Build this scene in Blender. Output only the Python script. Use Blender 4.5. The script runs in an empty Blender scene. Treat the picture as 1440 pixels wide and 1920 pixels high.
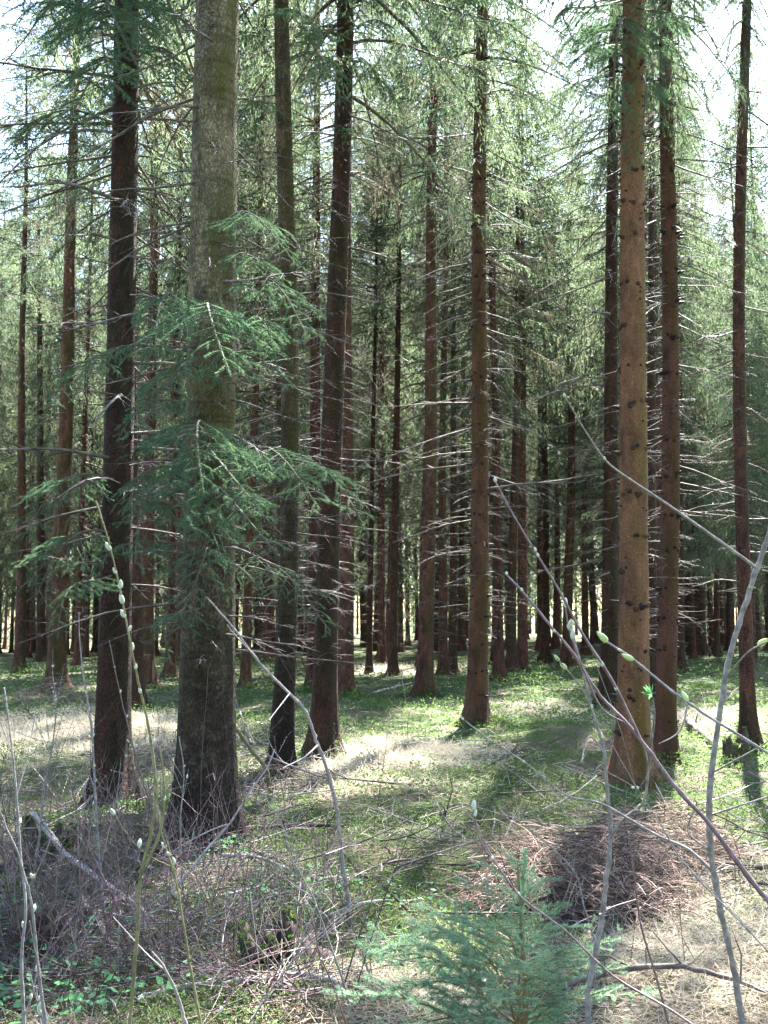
import bpy, math, random
import numpy as np
from mathutils import Vector, Matrix, Euler

random.seed(7)
RNG = np.random.default_rng(7)
PI = math.pi
SC = bpy.context.scene
COL = SC.collection

# ------------------------------------------------------------------ camera maths
F = 1900.0
EYE = 1.6
PITCH = math.radians(6.3)
CP, SP = math.cos(PITCH), math.sin(PITCH)


def ray(px, py):
    u = (px - 720.0) / F
    v = (960.0 - py) / F
    return Vector((u, CP - v * SP, SP + v * CP))


def at(px, py, depth):
    """world point seen at pixel (px, py) at forward distance depth (metres along +Y)"""
    d = ray(px, py)
    k = depth / d.y
    return Vector((d.x * k, depth, EYE + d.z * k))


def gz(x, y):
    """terrain height"""
    x = np.asarray(x, float)
    y = np.asarray(y, float)
    h = (0.07 * np.sin(0.83 * x + 1.3) * np.sin(0.71 * y + 0.4) + 0.035 * np.sin(1.9 * x + 0.57 * y)
         + 0.025 * np.sin(2.7 * y - 1.3 * x + 2.0) + 0.02 * np.sin(4.1 * x + 3.3 * y))
    h = h + 0.055 * np.sin(2.1 * x + 1.2 * np.sin(1.1 * y)) * np.sin(2.4 * y + 0.8 * np.sin(1.7 * x) + 1.0)
    far = 0.5 * np.sin(0.09 * x + 0.5) * np.clip((y - 25) / 60, 0, 1) + 0.12 * np.sin(0.31 * x) * np.sin(0.27 * y + 1) * np.clip((y - 16) / 20, 0, 1)
    r = np.clip(1.0 - y / 90.0, 0.25, 1.0)
    return h * r + far


def ground_at(px, py):
    """where the pixel's ray meets the terrain"""
    d = ray(px, py)
    z = 0.0
    for _ in range(12):
        k = (z - EYE) / d.z
        p = Vector((d.x * k, d.y * k, z))
        z = float(gz(p.x, p.y))
    return p


# ------------------------------------------------------------------ materials
def new_mat(name):
    m = bpy.data.materials.new(name)
    m.use_nodes = True
    nt = m.node_tree
    for n in list(nt.nodes):
        nt.nodes.remove(n)
    out = nt.nodes.new('ShaderNodeOutputMaterial')
    return m, nt, out


def N(nt, typ, **kw):
    n = nt.nodes.new(typ)
    for k, v in kw.items():
        if k in n.inputs.keys() if isinstance(k, str) else False:
            n.inputs[k].default_value = v
        else:
            setattr(n, k, v)
    return n


def ramp(nt, fac, stops, interp='LINEAR'):
    r = nt.nodes.new('ShaderNodeValToRGB')
    r.color_ramp.interpolation = interp
    el = r.color_ramp.elements
    while len(el) > 1:
        el.remove(el[-1])
    el[0].position = stops[0][0]
    el[0].color = (*stops[0][1], 1)
    for p, c in stops[1:]:
        e = el.new(p)
        e.color = (*c, 1)
    nt.links.new(fac, r.inputs[0])
    return r.outputs[0]


def noise(nt, vec, scale, detail=4, rough=0.6, dist=0.0):
    n = nt.nodes.new('ShaderNodeTexNoise')
    n.inputs['Scale'].default_value = scale
    n.inputs['Detail'].default_value = detail
    n.inputs['Roughness'].default_value = rough
    n.inputs['Distortion'].default_value = dist
    if vec is not None:
        nt.links.new(vec, n.inputs['Vector'])
    return n.outputs['Fac']


def mapping(nt, vec, scale):
    m = nt.nodes.new('ShaderNodeMapping')
    m.inputs['Scale'].default_value = scale
    nt.links.new(vec, m.inputs['Vector'])
    return m.outputs[0]


def mixc(nt, fac, a, b, mode='MIX'):
    m = nt.nodes.new('ShaderNodeMix')
    m.data_type = 'RGBA'
    m.blend_type = mode
    for i, v in ((0, fac), (6, a), (7, b)):
        if hasattr(v, 'is_linked') or hasattr(v, 'links'):
            nt.links.new(v, m.inputs[i])
        elif i == 0:
            m.inputs[0].default_value = v
        else:
            m.inputs[i].default_value = (*v, 1)
    return m.outputs[2]


def math_n(nt, op, a, b=None, clamp=False):
    m = nt.nodes.new('ShaderNodeMath')
    m.operation = op
    m.use_clamp = clamp
    for i, v in ((0, a), (1, b)):
        if v is None:
            continue
        if hasattr(v, 'links'):
            nt.links.new(v, m.inputs[i])
        else:
            m.inputs[i].default_value = v
    return m.outputs[0]


def principled(nt, out, color, rough=0.85, spec=0.2, normal=None):
    p = nt.nodes.new('ShaderNodeBsdfPrincipled')
    if hasattr(color, 'links'):
        nt.links.new(color, p.inputs['Base Color'])
    else:
        p.inputs['Base Color'].default_value = (*color, 1)
    p.inputs['Roughness'].default_value = rough
    p.inputs['Specular IOR Level'].default_value = spec
    if normal is not None:
        nt.links.new(normal, p.inputs['Normal'])
    nt.links.new(p.outputs[0], out.inputs['Surface'])
    return p


def bump(nt, h, strength, dist):
    b = nt.nodes.new('ShaderNodeBump')
    b.inputs['Strength'].default_value = strength
    b.inputs['Distance'].default_value = dist
    nt.links.new(h, b.inputs['Height'])
    return b.outputs[0]


def bark_mat(name, c_dark, c_mid, c_light, moss=0.3, lichen=0.3, mossc=(0.05, 0.06, 0.018), foot=None, crack=0.55):
    m, nt, out = new_mat(name)
    tc = nt.nodes.new('ShaderNodeTexCoord')
    oi = nt.nodes.new('ShaderNodeObjectInfo')
    # move the pattern about from tree to tree
    add = nt.nodes.new('ShaderNodeVectorMath')
    add.operation = 'ADD'
    comb = nt.nodes.new('ShaderNodeCombineXYZ')
    k = math_n(nt, 'MULTIPLY', oi.outputs['Random'], 37.0)
    nt.links.new(k, comb.inputs[0])
    nt.links.new(k, comb.inputs[2])
    nt.links.new(tc.outputs['Object'], add.inputs[0])
    nt.links.new(comb.outputs[0], add.inputs[1])
    v = add.outputs[0]
    v1 = mapping(nt, v, (1, 1, 0.55))
    vor = nt.nodes.new('ShaderNodeTexVoronoi')
    vor.feature = 'DISTANCE_TO_EDGE'
    vor.inputs['Scale'].default_value = 46
    dist = noise(nt, v, 30, 3)
    nt.links.new(mixc(nt, 0.03, v1, dist), vor.inputs['Vector'])
    edge = math_n(nt, 'MULTIPLY', vor.outputs['Distance'], 5.0, True)
    n1 = noise(nt, v1, 70, 5, 0.7)
    n2 = noise(nt, mapping(nt, v, (1, 1, 0.35)), 6, 5, 0.65)
    col = ramp(nt, n1, [(0.28, c_dark), (0.5, c_mid), (0.75, c_light)])
    col = mixc(nt, math_n(nt, 'MULTIPLY', math_n(nt, 'SUBTRACT', 1.0, edge), crack), col, c_dark)
    # large drifts of tone, streaks
    vp = nt.nodes.new('ShaderNodeTexVoronoi')
    vp.inputs['Scale'].default_value = 17
    nt.links.new(mixc(nt, 0.06, mapping(nt, v, (1, 1, 0.4)), dist), vp.inputs['Vector'])
    plate = nt.nodes.new('ShaderNodeSeparateColor')
    nt.links.new(vp.outputs['Color'], plate.inputs[0])
    col = mixc(nt, 1.0, col, ramp(nt, plate.outputs[0], [(0.1, (1 - 0.7 * crack,) * 3), (0.5, (1, 1, 1)), (0.95, (1 + 0.6 * crack, 1 + 0.5 * crack, 1 + 0.4 * crack))]), 'MULTIPLY')
    tone = ramp(nt, n2, [(0.3, (0.45, 0.45, 0.46)), (0.52, (1, 1, 1)), (0.75, (1.4, 1.3, 1.2))])
    col = mixc(nt, 1.0, col, tone, 'MULTIPLY')
    # lichen flecks
    n3 = noise(nt, v, 16, 6, 0.8)
    lf = ramp(nt, n3, [(0.53, (0, 0, 0)), (0.66, (lichen,) * 3)])
    col = mixc(nt, lf, col, (0.23, 0.23, 0.18))
    # moss and algae in long patches
    n4 = noise(nt, mapping(nt, v, (1, 1, 0.28)), 3.2, 5, 0.7)
    # moss keeps to one side of the trunk
    dot = nt.nodes.new('ShaderNodeVectorMath')
    dot.operation = 'DOT_PRODUCT'
    nt.links.new(tc.outputs['Normal'], dot.inputs[0])
    dot.inputs[1].default_value = (0.85, -0.5, 0.1)
    n4 = math_n(nt, 'ADD', n4, math_n(nt, 'MULTIPLY', dot.outputs['Value'], 0.11))
    mf = ramp(nt, n4, [(0.5, (0, 0, 0)), (0.66, (min(1.0, moss * 1.5),) * 3)])
    col = mixc(nt, mf, col, mossc)
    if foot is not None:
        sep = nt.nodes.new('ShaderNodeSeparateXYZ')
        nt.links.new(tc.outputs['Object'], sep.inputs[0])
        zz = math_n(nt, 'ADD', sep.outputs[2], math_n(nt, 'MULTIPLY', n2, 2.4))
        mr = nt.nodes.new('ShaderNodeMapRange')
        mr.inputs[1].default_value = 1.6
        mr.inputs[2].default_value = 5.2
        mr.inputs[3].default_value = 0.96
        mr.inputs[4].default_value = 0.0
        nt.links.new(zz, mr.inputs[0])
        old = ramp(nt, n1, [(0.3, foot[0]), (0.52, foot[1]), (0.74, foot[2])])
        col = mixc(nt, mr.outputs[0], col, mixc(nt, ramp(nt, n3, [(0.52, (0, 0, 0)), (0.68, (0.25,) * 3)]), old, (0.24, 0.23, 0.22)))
        # fine rings round the smooth upper bark
        ring = noise(nt, mapping(nt, v, (0.6, 0.6, 9)), 3, 3, 0.6)
        col = mixc(nt, 1.0, col, ramp(nt, ring, [(0.36, (0.7, 0.68, 0.64)), (0.5, (1, 1, 1))]), 'MULTIPLY')
    col = mixc(nt, 1.0, col, oi.outputs['Color'], 'MULTIPLY')
    h = math_n(nt, 'ADD', math_n(nt, 'MULTIPLY', edge, 0.6), n1)
    principled(nt, out, col, 0.9, 0.15, bump(nt, math_n(nt, 'ADD', h, math_n(nt, 'MULTIPLY', plate.outputs[0], 0.5)), 1.0, 0.02))
    return m


def foliage_mat(name, dark, mid, light, transl=0.45, tcol=(0.2, 0.3, 0.05), scale=1.3, pos=(0.25, 0.5, 0.8)):
    m, nt, out = new_mat(name)
    tc = nt.nodes.new('ShaderNodeTexCoord')
    oi = nt.nodes.new('ShaderNodeObjectInfo')
    geo = nt.nodes.new('ShaderNodeNewGeometry')
    n = noise(nt, tc.outputs['Object'], scale, 4, 0.7)
    r = math_n(nt, 'ADD', math_n(nt, 'MULTIPLY', n, 0.65), math_n(nt, 'MULTIPLY', geo.outputs['Random Per Island'], 0.4))
    r = math_n(nt, 'ADD', r, math_n(nt, 'MULTIPLY', math_n(nt, 'SUBTRACT', oi.outputs['Random'], 0.5), 0.22))
    col = ramp(nt, r, [(pos[0], dark), (pos[1], mid), (pos[2], light)])
    col = mixc(nt, 1.0, col, oi.outputs['Color'], 'MULTIPLY')
    d = nt.nodes.new('ShaderNodeBsdfPrincipled')
    nt.links.new(col, d.inputs['Base Color'])
    d.inputs['Roughness'].default_value = 0.6
    d.inputs['Specular IOR Level'].default_value = 0.12
    t = nt.nodes.new('ShaderNodeBsdfTranslucent')
    nt.links.new(mixc(nt, 0.6, col, tcol), t.inputs['Color'])
    mx = nt.nodes.new('ShaderNodeMixShader')
    mx.inputs[0].default_value = transl
    nt.links.new(d.outputs[0], mx.inputs[1])
    nt.links.new(t.outputs[0], mx.inputs[2])
    nt.links.new(mx.outputs[0], out.inputs['Surface'])
    return m


def wood_mat(name, a, b, c, scale=14, rough=0.8, spec=0.25, isl=0.5):
    m, nt, out = new_mat(name)
    tc = nt.nodes.new('ShaderNodeTexCoord')
    geo = nt.nodes.new('ShaderNodeNewGeometry')
    oi = nt.nodes.new('ShaderNodeObjectInfo')
    n = noise(nt, tc.outputs['Object'], scale, 4, 0.7)
    f = math_n(nt, 'ADD', math_n(nt, 'MULTIPLY', n, 1.0 - isl * 0.5), math_n(nt, 'MULTIPLY', geo.outputs['Random Per Island'], isl * 0.5))
    col = ramp(nt, f, [(0.3, a), (0.5, b), (0.72, c)])
    col = mixc(nt, 1.0, col, oi.outputs['Color'], 'MULTIPLY')
    principled(nt, out, col, rough, spec, bump(nt, noise(nt, tc.outputs['Object'], scale * 8, 3), 0.4, 0.003))
    return m


M = {}
M['bark'] = bark_mat('spruce_bark', (0.035, 0.019, 0.014), (0.12, 0.067, 0.045), (0.25, 0.155, 0.105), moss=0.4, lichen=0.28)
M['bark_smooth'] = bark_mat('smooth_spruce_bark', (0.1, 0.06, 0.044), (0.15, 0.095, 0.068), (0.22, 0.145, 0.105), moss=0.5, lichen=0.2, mossc=(0.1, 0.085, 0.025), crack=0.2)
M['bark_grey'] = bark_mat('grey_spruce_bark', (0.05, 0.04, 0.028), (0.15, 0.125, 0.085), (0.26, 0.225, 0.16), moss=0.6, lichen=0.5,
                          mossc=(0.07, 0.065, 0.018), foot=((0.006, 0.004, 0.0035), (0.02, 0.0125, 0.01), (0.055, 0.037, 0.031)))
M['knot'] = wood_mat('knot_wood', (0.008, 0.006, 0.005), (0.018, 0.012, 0.009), (0.045, 0.03, 0.022))
M['dead'] = wood_mat('dead_branch_wood', (0.022, 0.017, 0.014), (0.066, 0.053, 0.044), (0.17, 0.14, 0.12), 9)
M['deadspray'] = foliage_mat('dead_needle_spray', (0.05, 0.042, 0.035), (0.11, 0.095, 0.075), (0.2, 0.18, 0.14), 0.25, (0.25, 0.2, 0.13))
M['twigwood'] = wood_mat('crown_wood', (0.03, 0.022, 0.015), (0.07, 0.05, 0.035), (0.12, 0.09, 0.06), 9)
M['needles'] = foliage_mat('spruce_needles', (0.009, 0.018, 0.018), (0.03, 0.05, 0.038), (0.095, 0.12, 0.078), 0.4, (0.22, 0.29, 0.14), 1.0, (0.4, 0.54, 0.68))
M['bough'] = foliage_mat('bough_needles', (0.011, 0.034, 0.027), (0.034, 0.08, 0.058), (0.095, 0.16, 0.1), 0.36, (0.16, 0.3, 0.1), 3.5)
M['young'] = foliage_mat('young_spruce_needles', (0.028, 0.07, 0.05), (0.085, 0.165, 0.118), (0.22, 0.34, 0.23), 0.36, (0.3, 0.5, 0.26), 5)
M['moss'] = foliage_mat('moss_leaves', (0.014, 0.03, 0.009), (0.042, 0.078, 0.021), (0.1, 0.14, 0.045), 0.4, (0.17, 0.28, 0.06), 1.1, (0.3, 0.52, 0.78))
M['herb'] = foliage_mat('herb_leaves', (0.03, 0.09, 0.045), (0.06, 0.16, 0.08), (0.12, 0.25, 0.12), 0.4, (0.15, 0.4, 0.12), 2)
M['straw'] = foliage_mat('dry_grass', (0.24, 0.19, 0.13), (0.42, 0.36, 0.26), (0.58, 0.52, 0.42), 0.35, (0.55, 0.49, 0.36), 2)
M['litter'] = wood_mat('needle_litter', (0.06, 0.035, 0.025), (0.14, 0.085, 0.06), (0.28, 0.2, 0.15), 3)
M['brush'] = wood_mat('brush_twigs', (0.045, 0.036, 0.031), (0.115, 0.092, 0.078), (0.28, 0.23, 0.19), 3, isl=1.4)
M['greystem'] = wood_mat('grey_willow_bark', (0.06, 0.052, 0.05), (0.145, 0.128, 0.124), (0.29, 0.265, 0.255), 40)
M['purplestem'] = wood_mat('purple_willow_bark', (0.045, 0.022, 0.024), (0.095, 0.047, 0.05), (0.2, 0.125, 0.13), 34, 0.5, 0.5)
M['greenstem'] = wood_mat('green_willow_bark', (0.06, 0.055, 0.028), (0.125, 0.115, 0.055), (0.22, 0.2, 0.1), 34)
M['palewood'] = wood_mat('weathered_stick', (0.1, 0.082, 0.075), (0.2, 0.17, 0.155), (0.34, 0.3, 0.275), 12)
M['catkin'] = wood_mat('catkin_fur', (0.2, 0.21, 0.14), (0.34, 0.35, 0.26), (0.52, 0.52, 0.44), 160)
M['bud'] = foliage_mat('bud_scales', (0.25, 0.3, 0.13), (0.36, 0.42, 0.2), (0.5, 0.54, 0.3), 0.3, (0.5, 0.6, 0.25), 20)
M['rot'] = wood_mat('rotten_wood', (0.012, 0.009, 0.008), (0.045, 0.03, 0.022), (0.11, 0.075, 0.055), 8)
M['greentwig'] = wood_mat('young_spruce_stem', (0.09, 0.07, 0.03), (0.16, 0.12, 0.055), (0.22, 0.17, 0.08), 30)


def ground_material():
    m, nt, out = new_mat('forest_floor')
    tc = nt.nodes.new('ShaderNodeTexCoord')
    v = tc.outputs['Object']
    a = noise(nt, v, 0.55, 6, 0.65, 0.4)
    b = noise(nt, v, 3.1, 6, 0.7)
    c = noise(nt, v, 34, 5, 0.75)
    d = noise(nt, v, 130, 4, 0.8)
    moss = ramp(nt, c, [(0.3, (0.014, 0.022, 0.008)), (0.5, (0.04, 0.06, 0.019)), (0.72, (0.09, 0.12, 0.042))])
    lit = ramp(nt, d, [(0.3, (0.035, 0.024, 0.019)), (0.5, (0.105, 0.075, 0.058)), (0.7, (0.26, 0.2, 0.15))])
    straw = ramp(nt, d, [(0.3, (0.16, 0.12, 0.08)), (0.6, (0.38, 0.32, 0.22))])
    f1 = math_n(nt, 'ADD', math_n(nt, 'MULTIPLY', a, 0.6), math_n(nt, 'MULTIPLY', b, 0.45))
    col = mixc(nt, ramp(nt, f1, [(0.42, (0, 0, 0)), (0.54, (1, 1, 1))]), lit, moss)
    s = noise(nt, v, 1.3, 5, 0.7)
    col = mixc(nt, ramp(nt, s, [(0.57, (0, 0, 0)), (0.68, (0.6, 0.6, 0.6))]), col, straw)
    h = math_n(nt, 'ADD', c, math_n(nt, 'MULTIPLY', d, 0.5))
    principled(nt, out, col, 0.95, 0.1, bump(nt, h, 1.0, 0.03))
    return m


M['ground'] = ground_material()


# ------------------------------------------------------------------ mesh building
class MB:
    """collects faces, then becomes one mesh"""

    def __init__(self):
        self.v, self.f, self.mi, self.n = [], [], [], 0   # vertex arrays, face arrays (n,3|4), material index

    def add(self, V, Fc, mat=0):
        V = np.asarray(V, np.float32).reshape(-1, 3)
        Fc = np.asarray(Fc, np.int32)
        if len(Fc) == 0:
            return
        self.v.append(V)
        self.f.append(Fc + self.n)
        self.mi.append(np.full(len(Fc), mat, np.int32))
        self.n += len(V)

    def tube(self, pts, rad, sides=5, mat=0, cap=True):
        P = np.asarray(pts, float)
        n = len(P)
        R = np.broadcast_to(np.asarray(rad, float), (n,))
        T = np.gradient(P, axis=0)
        T /= np.linalg.norm(T, axis=1)[:, None] + 1e-9
        ref = np.array([0.31, 0.17, 0.93]) if abs(T[0, 2]) < 0.8 else np.array([0.93, 0.27, 0.11])
        A = np.cross(T, ref)
        A /= np.linalg.norm(A, axis=1)[:, None] + 1e-9
        B = np.cross(T, A)
        th = np.arange(sides) * 2 * PI / sides
        ring = P[:, None, :] + R[:, None, None] * (A[:, None, :] * np.cos(th)[None, :, None] + B[:, None, :] * np.sin(th)[None, :, None])
        V = ring.reshape(-1, 3)
        i = np.arange(n - 1)[:, None] * sides
        j = np.arange(sides)[None, :]
        k = (j + 1) % sides
        Fc = np.stack([i + j, i + k, i + sides + k, i + sides + j], -1).reshape(-1, 4)
        self.add(V, Fc[:, ::-1], mat)
        if cap:
            tip = np.vstack([V[-sides:], P[-1] + T[-1] * R[-1]])
            self.add(tip, np.stack([np.arange(sides), np.full(sides, sides), (np.arange(sides) + 1) % sides], -1), mat)

    def leaves(self, c, a, ln, w, mat=0, rng=RNG, flat=0.0):
        """rhombic leaves: centres c, axes a, lengths, widths"""
        c = np.asarray(c, float)
        n = len(c)
        if n == 0:
            return
        a = a / (np.linalg.norm(a, axis=1)[:, None] + 1e-9)
        r = rng.normal(size=(n, 3))
        r[:, 2] *= (1 - flat)
        b = np.cross(a, r) if flat == 0 else np.cross(a, np.array([0, 0, 1.0]) * flat + r * (1 - flat))
        b /= np.linalg.norm(b, axis=1)[:, None] + 1e-9
        ln = np.broadcast_to(ln, (n,))[:, None] / 2
        w = np.broadcast_to(w, (n,))[:, None] / 2
        V = np.stack([c - a * ln, c + b * w - a * ln * 0.15, c + a * ln, c - b * w - a * ln * 0.15], 1).reshape(-1, 3)
        Fc = np.arange(n * 4).reshape(n, 4)
        self.add(V, Fc, mat)

    def mesh(self, name, mats, smooth=True):
        me = bpy.data.meshes.new(name)
        V = np.concatenate(self.v) if self.v else np.zeros((0, 3), np.float32)
        loops, starts, mi, pos = [], [], [], 0
        for Fc, m_ in zip(self.f, self.mi):
            k = Fc.shape[1]
            loops.append(Fc.ravel())
            starts.append(pos + np.arange(len(Fc)) * k)
            pos += Fc.size
            mi.append(m_)
        loops = np.concatenate(loops)
        starts = np.concatenate(starts)
        mi = np.concatenate(mi)
        me.vertices.add(len(V))
        me.vertices.foreach_set('co', V.ravel())
        me.loops.add(len(loops))
        me.loops.foreach_set('vertex_index', loops.astype(np.int32))
        me.polygons.add(len(starts))
        me.polygons.foreach_set('loop_start', starts.astype(np.int32))
        me.polygons.foreach_set('material_index', mi)
        if smooth:
            me.polygons.foreach_set('use_smooth', np.ones(len(starts), bool))
        for m_ in mats:
            me.materials.append(m_)
        me.update(calc_edges=True)
        me.validate(verbose=False)
        return me


def ob(name, data, parent=None, loc=None, mat=None):
    o = bpy.data.objects.new(name, data)
    COL.objects.link(o)
    if parent is not None:
        o.parent = parent
    if mat is not None:
        o.matrix_local = mat
    elif loc is not None:
        o.location = loc
    return o


def tag(o, label, cat, group=None, kind=None):
    if label:
        o['label'] = label
    if cat:
        o['category'] = cat
    if group:
        o['group'] = group
    if kind:
        o['kind'] = kind
    return o


def thing(name, loc, label, cat, group=None):
    return tag(ob(name, None, loc=loc), label, cat, group)


# ------------------------------------------------------------------ spruce parts
def trunk_mesh(name, r0, H, lean, seed, mat, knots=0, sides=22, flare=0.75, zmax=None, roots=True):
    """tapered trunk from below the ground; lean = (dx,dy) per metre; knots = whorls of cut branch stubs"""
    rng = np.random.default_rng(seed)
    zs = np.concatenate([[-0.35, -0.1, 0.0, 0.06, 0.13, 0.22, 0.33, 0.48, 0.66, 0.9, 1.2], np.arange(1.6, H, 0.45), [H]])
    th = np.arange(sides) * 2 * PI / sides
    k1, k2 = rng.integers(4, 6), rng.integers(6, 9)
    p1, p2 = rng.random(2) * 6.28
    wob = rng.normal(size=2) * 0.03
    ph = rng.random() * 6.28
    rings = []
    for z in zs:
        t = max(z, 0) / H
        r = r0 * (1 - t) ** 0.72 + 0.008
        fl = flare * math.exp(-max(z, 0) / 0.22) + 0.16 * math.exp(-max(z, 0) / 0.9)
        lob = 1 + 0.3 * np.cos(k1 * th + p1) + 0.16 * np.cos(k2 * th + p2)
        rr = r * (1 + fl * lob * np.clip(0.7 + 0.3 * lob, 0.5, 1.6) + 0.02 * np.cos(3 * th + z * 0.8 + p1) + rng.normal(size=sides) * 0.012)
        cx = lean[0] * z + wob[0] * math.sin(z * 0.45 + ph) - wob[0] * math.sin(ph)
        cy = lean[1] * z + wob[1] * math.sin(z * 0.4 + ph) - wob[1] * math.sin(ph)
        rings.append(np.stack([cx + rr * np.cos(th), cy + rr * np.sin(th), np.full(sides, z)], -1))
    V = np.concatenate(rings)
    n = len(zs)
    i = np.arange(n - 1)[:, None] * sides
    j = np.arange(sides)[None, :]
    k = (j + 1) % sides
    Fc = np.stack([i + j, i + k, i + sides + k, i + sides + j], -1).reshape(-1, 4)
    mb = MB()
    mb.add(V, Fc, 0)

    def axis(z):
        return np.array([lean[0] * z + wob[0] * math.sin(z * 0.45 + ph) - wob[0] * math.sin(ph),
                         lean[1] * z + wob[1] * math.sin(z * 0.4 + ph) - wob[1] * math.sin(ph), z])

    def radius(z):
        return (r0 * (1 - max(z, 0) / H) ** 0.72 + 0.008) * (1 + 0.16 * math.exp(-z / 0.9))
    if knots:
        z = 0.5
        while z < (zmax or 9):
            for _ in range(rng.integers(7, 11)):
                a = rng.random() * 6.28
                zz = z + rng.normal() * 0.025
                c = axis(zz)
                d = np.array([math.cos(a), math.sin(a), 0.15])
                rr = radius(zz)
                L = rng.choice([0.012, 0.02, 0.03, 0.09])
                kr = rng.uniform(0.008, 0.0155)
                mb.tube([c + d * (rr - 0.02), c + d * (rr + 0.006), c + d * (rr + L)], [kr * 2.6, kr * 1.9, kr * 0.6], 6, 1)
            if rng.random() < 0.9:
                for _ in range(rng.integers(4, 10)):
                    a = rng.random() * 6.28
                    zz = z + rng.uniform(0.1, 0.4)
                    c = axis(zz)
                    d = np.array([math.cos(a), math.sin(a), 0.15])
                    rr = radius(zz)
                    mb.tube([c + d * (rr - 0.02), c + d * (rr + 0.02)], [0.014, 0.008], 5, 1)
            z += rng.uniform(0.33, 0.5)
    return mb.mesh(name, [mat, M['knot']]), axis, radius


def crown_mesh(name, seed, H=14.0, R=2.4, dens=1.0, leaf=(0.11, 0.03), thin_bottom=0.3, hang=1.0):
    """live crown, z=0 at the lowest live whorl; drooping limbs hung with curtains of needle sprays"""
    rng = np.random.default_rng(seed)
    mb = MB()
    C, A, DC, DA = [], [], [], []
    z = 0.0
    while z < H - 0.3:
        t = z / H
        Lw = R * (1 - t) ** 0.7 * (0.75 + 0.25 * min(1, t * 6))
        nb = rng.integers(4, 7)
        a0 = rng.random() * 6.28
        for b in range(nb):
            if rng.random() < (thin_bottom if t < 0.22 else 0.2):
                continue
            az = a0 + b * 2 * PI / nb + rng.normal() * 0.25
            L = Lw * rng.uniform(0.65, 1.15) + 0.15
            e0 = -0.05 + 0.75 * t + rng.normal() * 0.08
            d = 0.55 * (1 - t) + 0.1
            up = 0.22
            dh = np.array([math.cos(az), math.sin(az), 0])
            sd = np.array([-dh[1], dh[0], 0])
            s = np.linspace(0, 1, 7)
            bend = rng.normal() * 0.1
            zz = z + rng.normal() * 0.08

            def P(s):
                s = np.asarray(s)[:, None]
                return dh * (L * s) + sd * (L * bend * s * s) + np.array([0, 0, 1.0]) * (zz + L * (e0 * s - d * s ** 2 + up * s ** 4))
            mb.tube(P(s), 0.006 + 0.012 * L * (1 - s) ** 1.2 * 0.8, 3, 1, cap=False)
            gone = t < 0.34 and rng.random() < 0.42
            ns = int((int(L * 15 * dens) + 5) * (0.6 if gone else 1))
            CC, AA = (DC, DA) if gone else (C, A)
            ss = rng.uniform(0.12, 1.0, ns) ** 0.85
            p = P(ss)
            side = rng.choice([-1, 1], ns)
            ang = rng.uniform(0.5, 1.25, ns) * side
            dirs = dh * np.cos(ang)[:, None] + sd * np.sin(ang)[:, None]
            l2 = (0.2 + 0.32 * L * (1 - ss) + 0.1) * rng.uniform(0.55, 1.25, ns)
            l2 = np.minimum(l2, 0.85)
            nl = 8
            u = np.linspace(0.08, 1, nl)
            drop = rng.uniform(0.35, 1.1, ns) * hang
            q = (p[:, None, :] + dirs[:, None, :] * (l2[:, None] * (u - 0.35 * u ** 2)[None, :])[..., None]
                 + np.array([0, 0, -1.0]) * ((l2 * drop)[:, None] * (0.25 * u + 0.75 * u ** 2)[None, :])[..., None])
            tan = np.gradient(q, axis=1)
            CC.append(q.reshape(-1, 3) + rng.normal(size=(ns * nl, 3)) * 0.012)
            AA.append((tan / (np.linalg.norm(tan, axis=2)[..., None] + 1e-6)).reshape(-1, 3) + rng.normal(size=(ns * nl, 3)) * 0.36)
            # the limb's own needles towards its tip
            nt_ = int(L * 14)
            s2 = rng.uniform(0.45, 1.02, nt_)
            C.append(P(s2) + rng.normal(size=(nt_, 3)) * 0.015)
            A.append(np.tile(dh, (nt_, 1)) + rng.normal(size=(nt_, 3)) * 0.6)
        z += rng.uniform(0.3, 0.46) * (1 - 0.3 * t)
    # leader
    nt_ = 60
    C.append(np.stack([rng.normal(size=nt_) * 0.06, rng.normal(size=nt_) * 0.06, rng.uniform(H - 0.8, H + 0.3, nt_)], -1))
    A.append(rng.normal(size=(nt_, 3)) + np.array([0, 0, 0.8]))
    C = np.concatenate(C)
    A = np.concatenate(A)
    n = len(C)
    mb.leaves(C, A, leaf[0] * rng.uniform(0.6, 1.35, n), leaf[1] * rng.uniform(0.6, 1.3, n), 0, rng)
    if DC:
        C, A = np.concatenate(DC), np.concatenate(DA)
        mb.leaves(C, A, leaf[0] * rng.uniform(0.6, 1.3, len(C)), leaf[1] * rng.uniform(0.35, 0.7, len(C)), 2, rng)
    return mb.mesh(name, [M['needles'], M['twigwood'], M['deadspray']], smooth=False)


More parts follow.
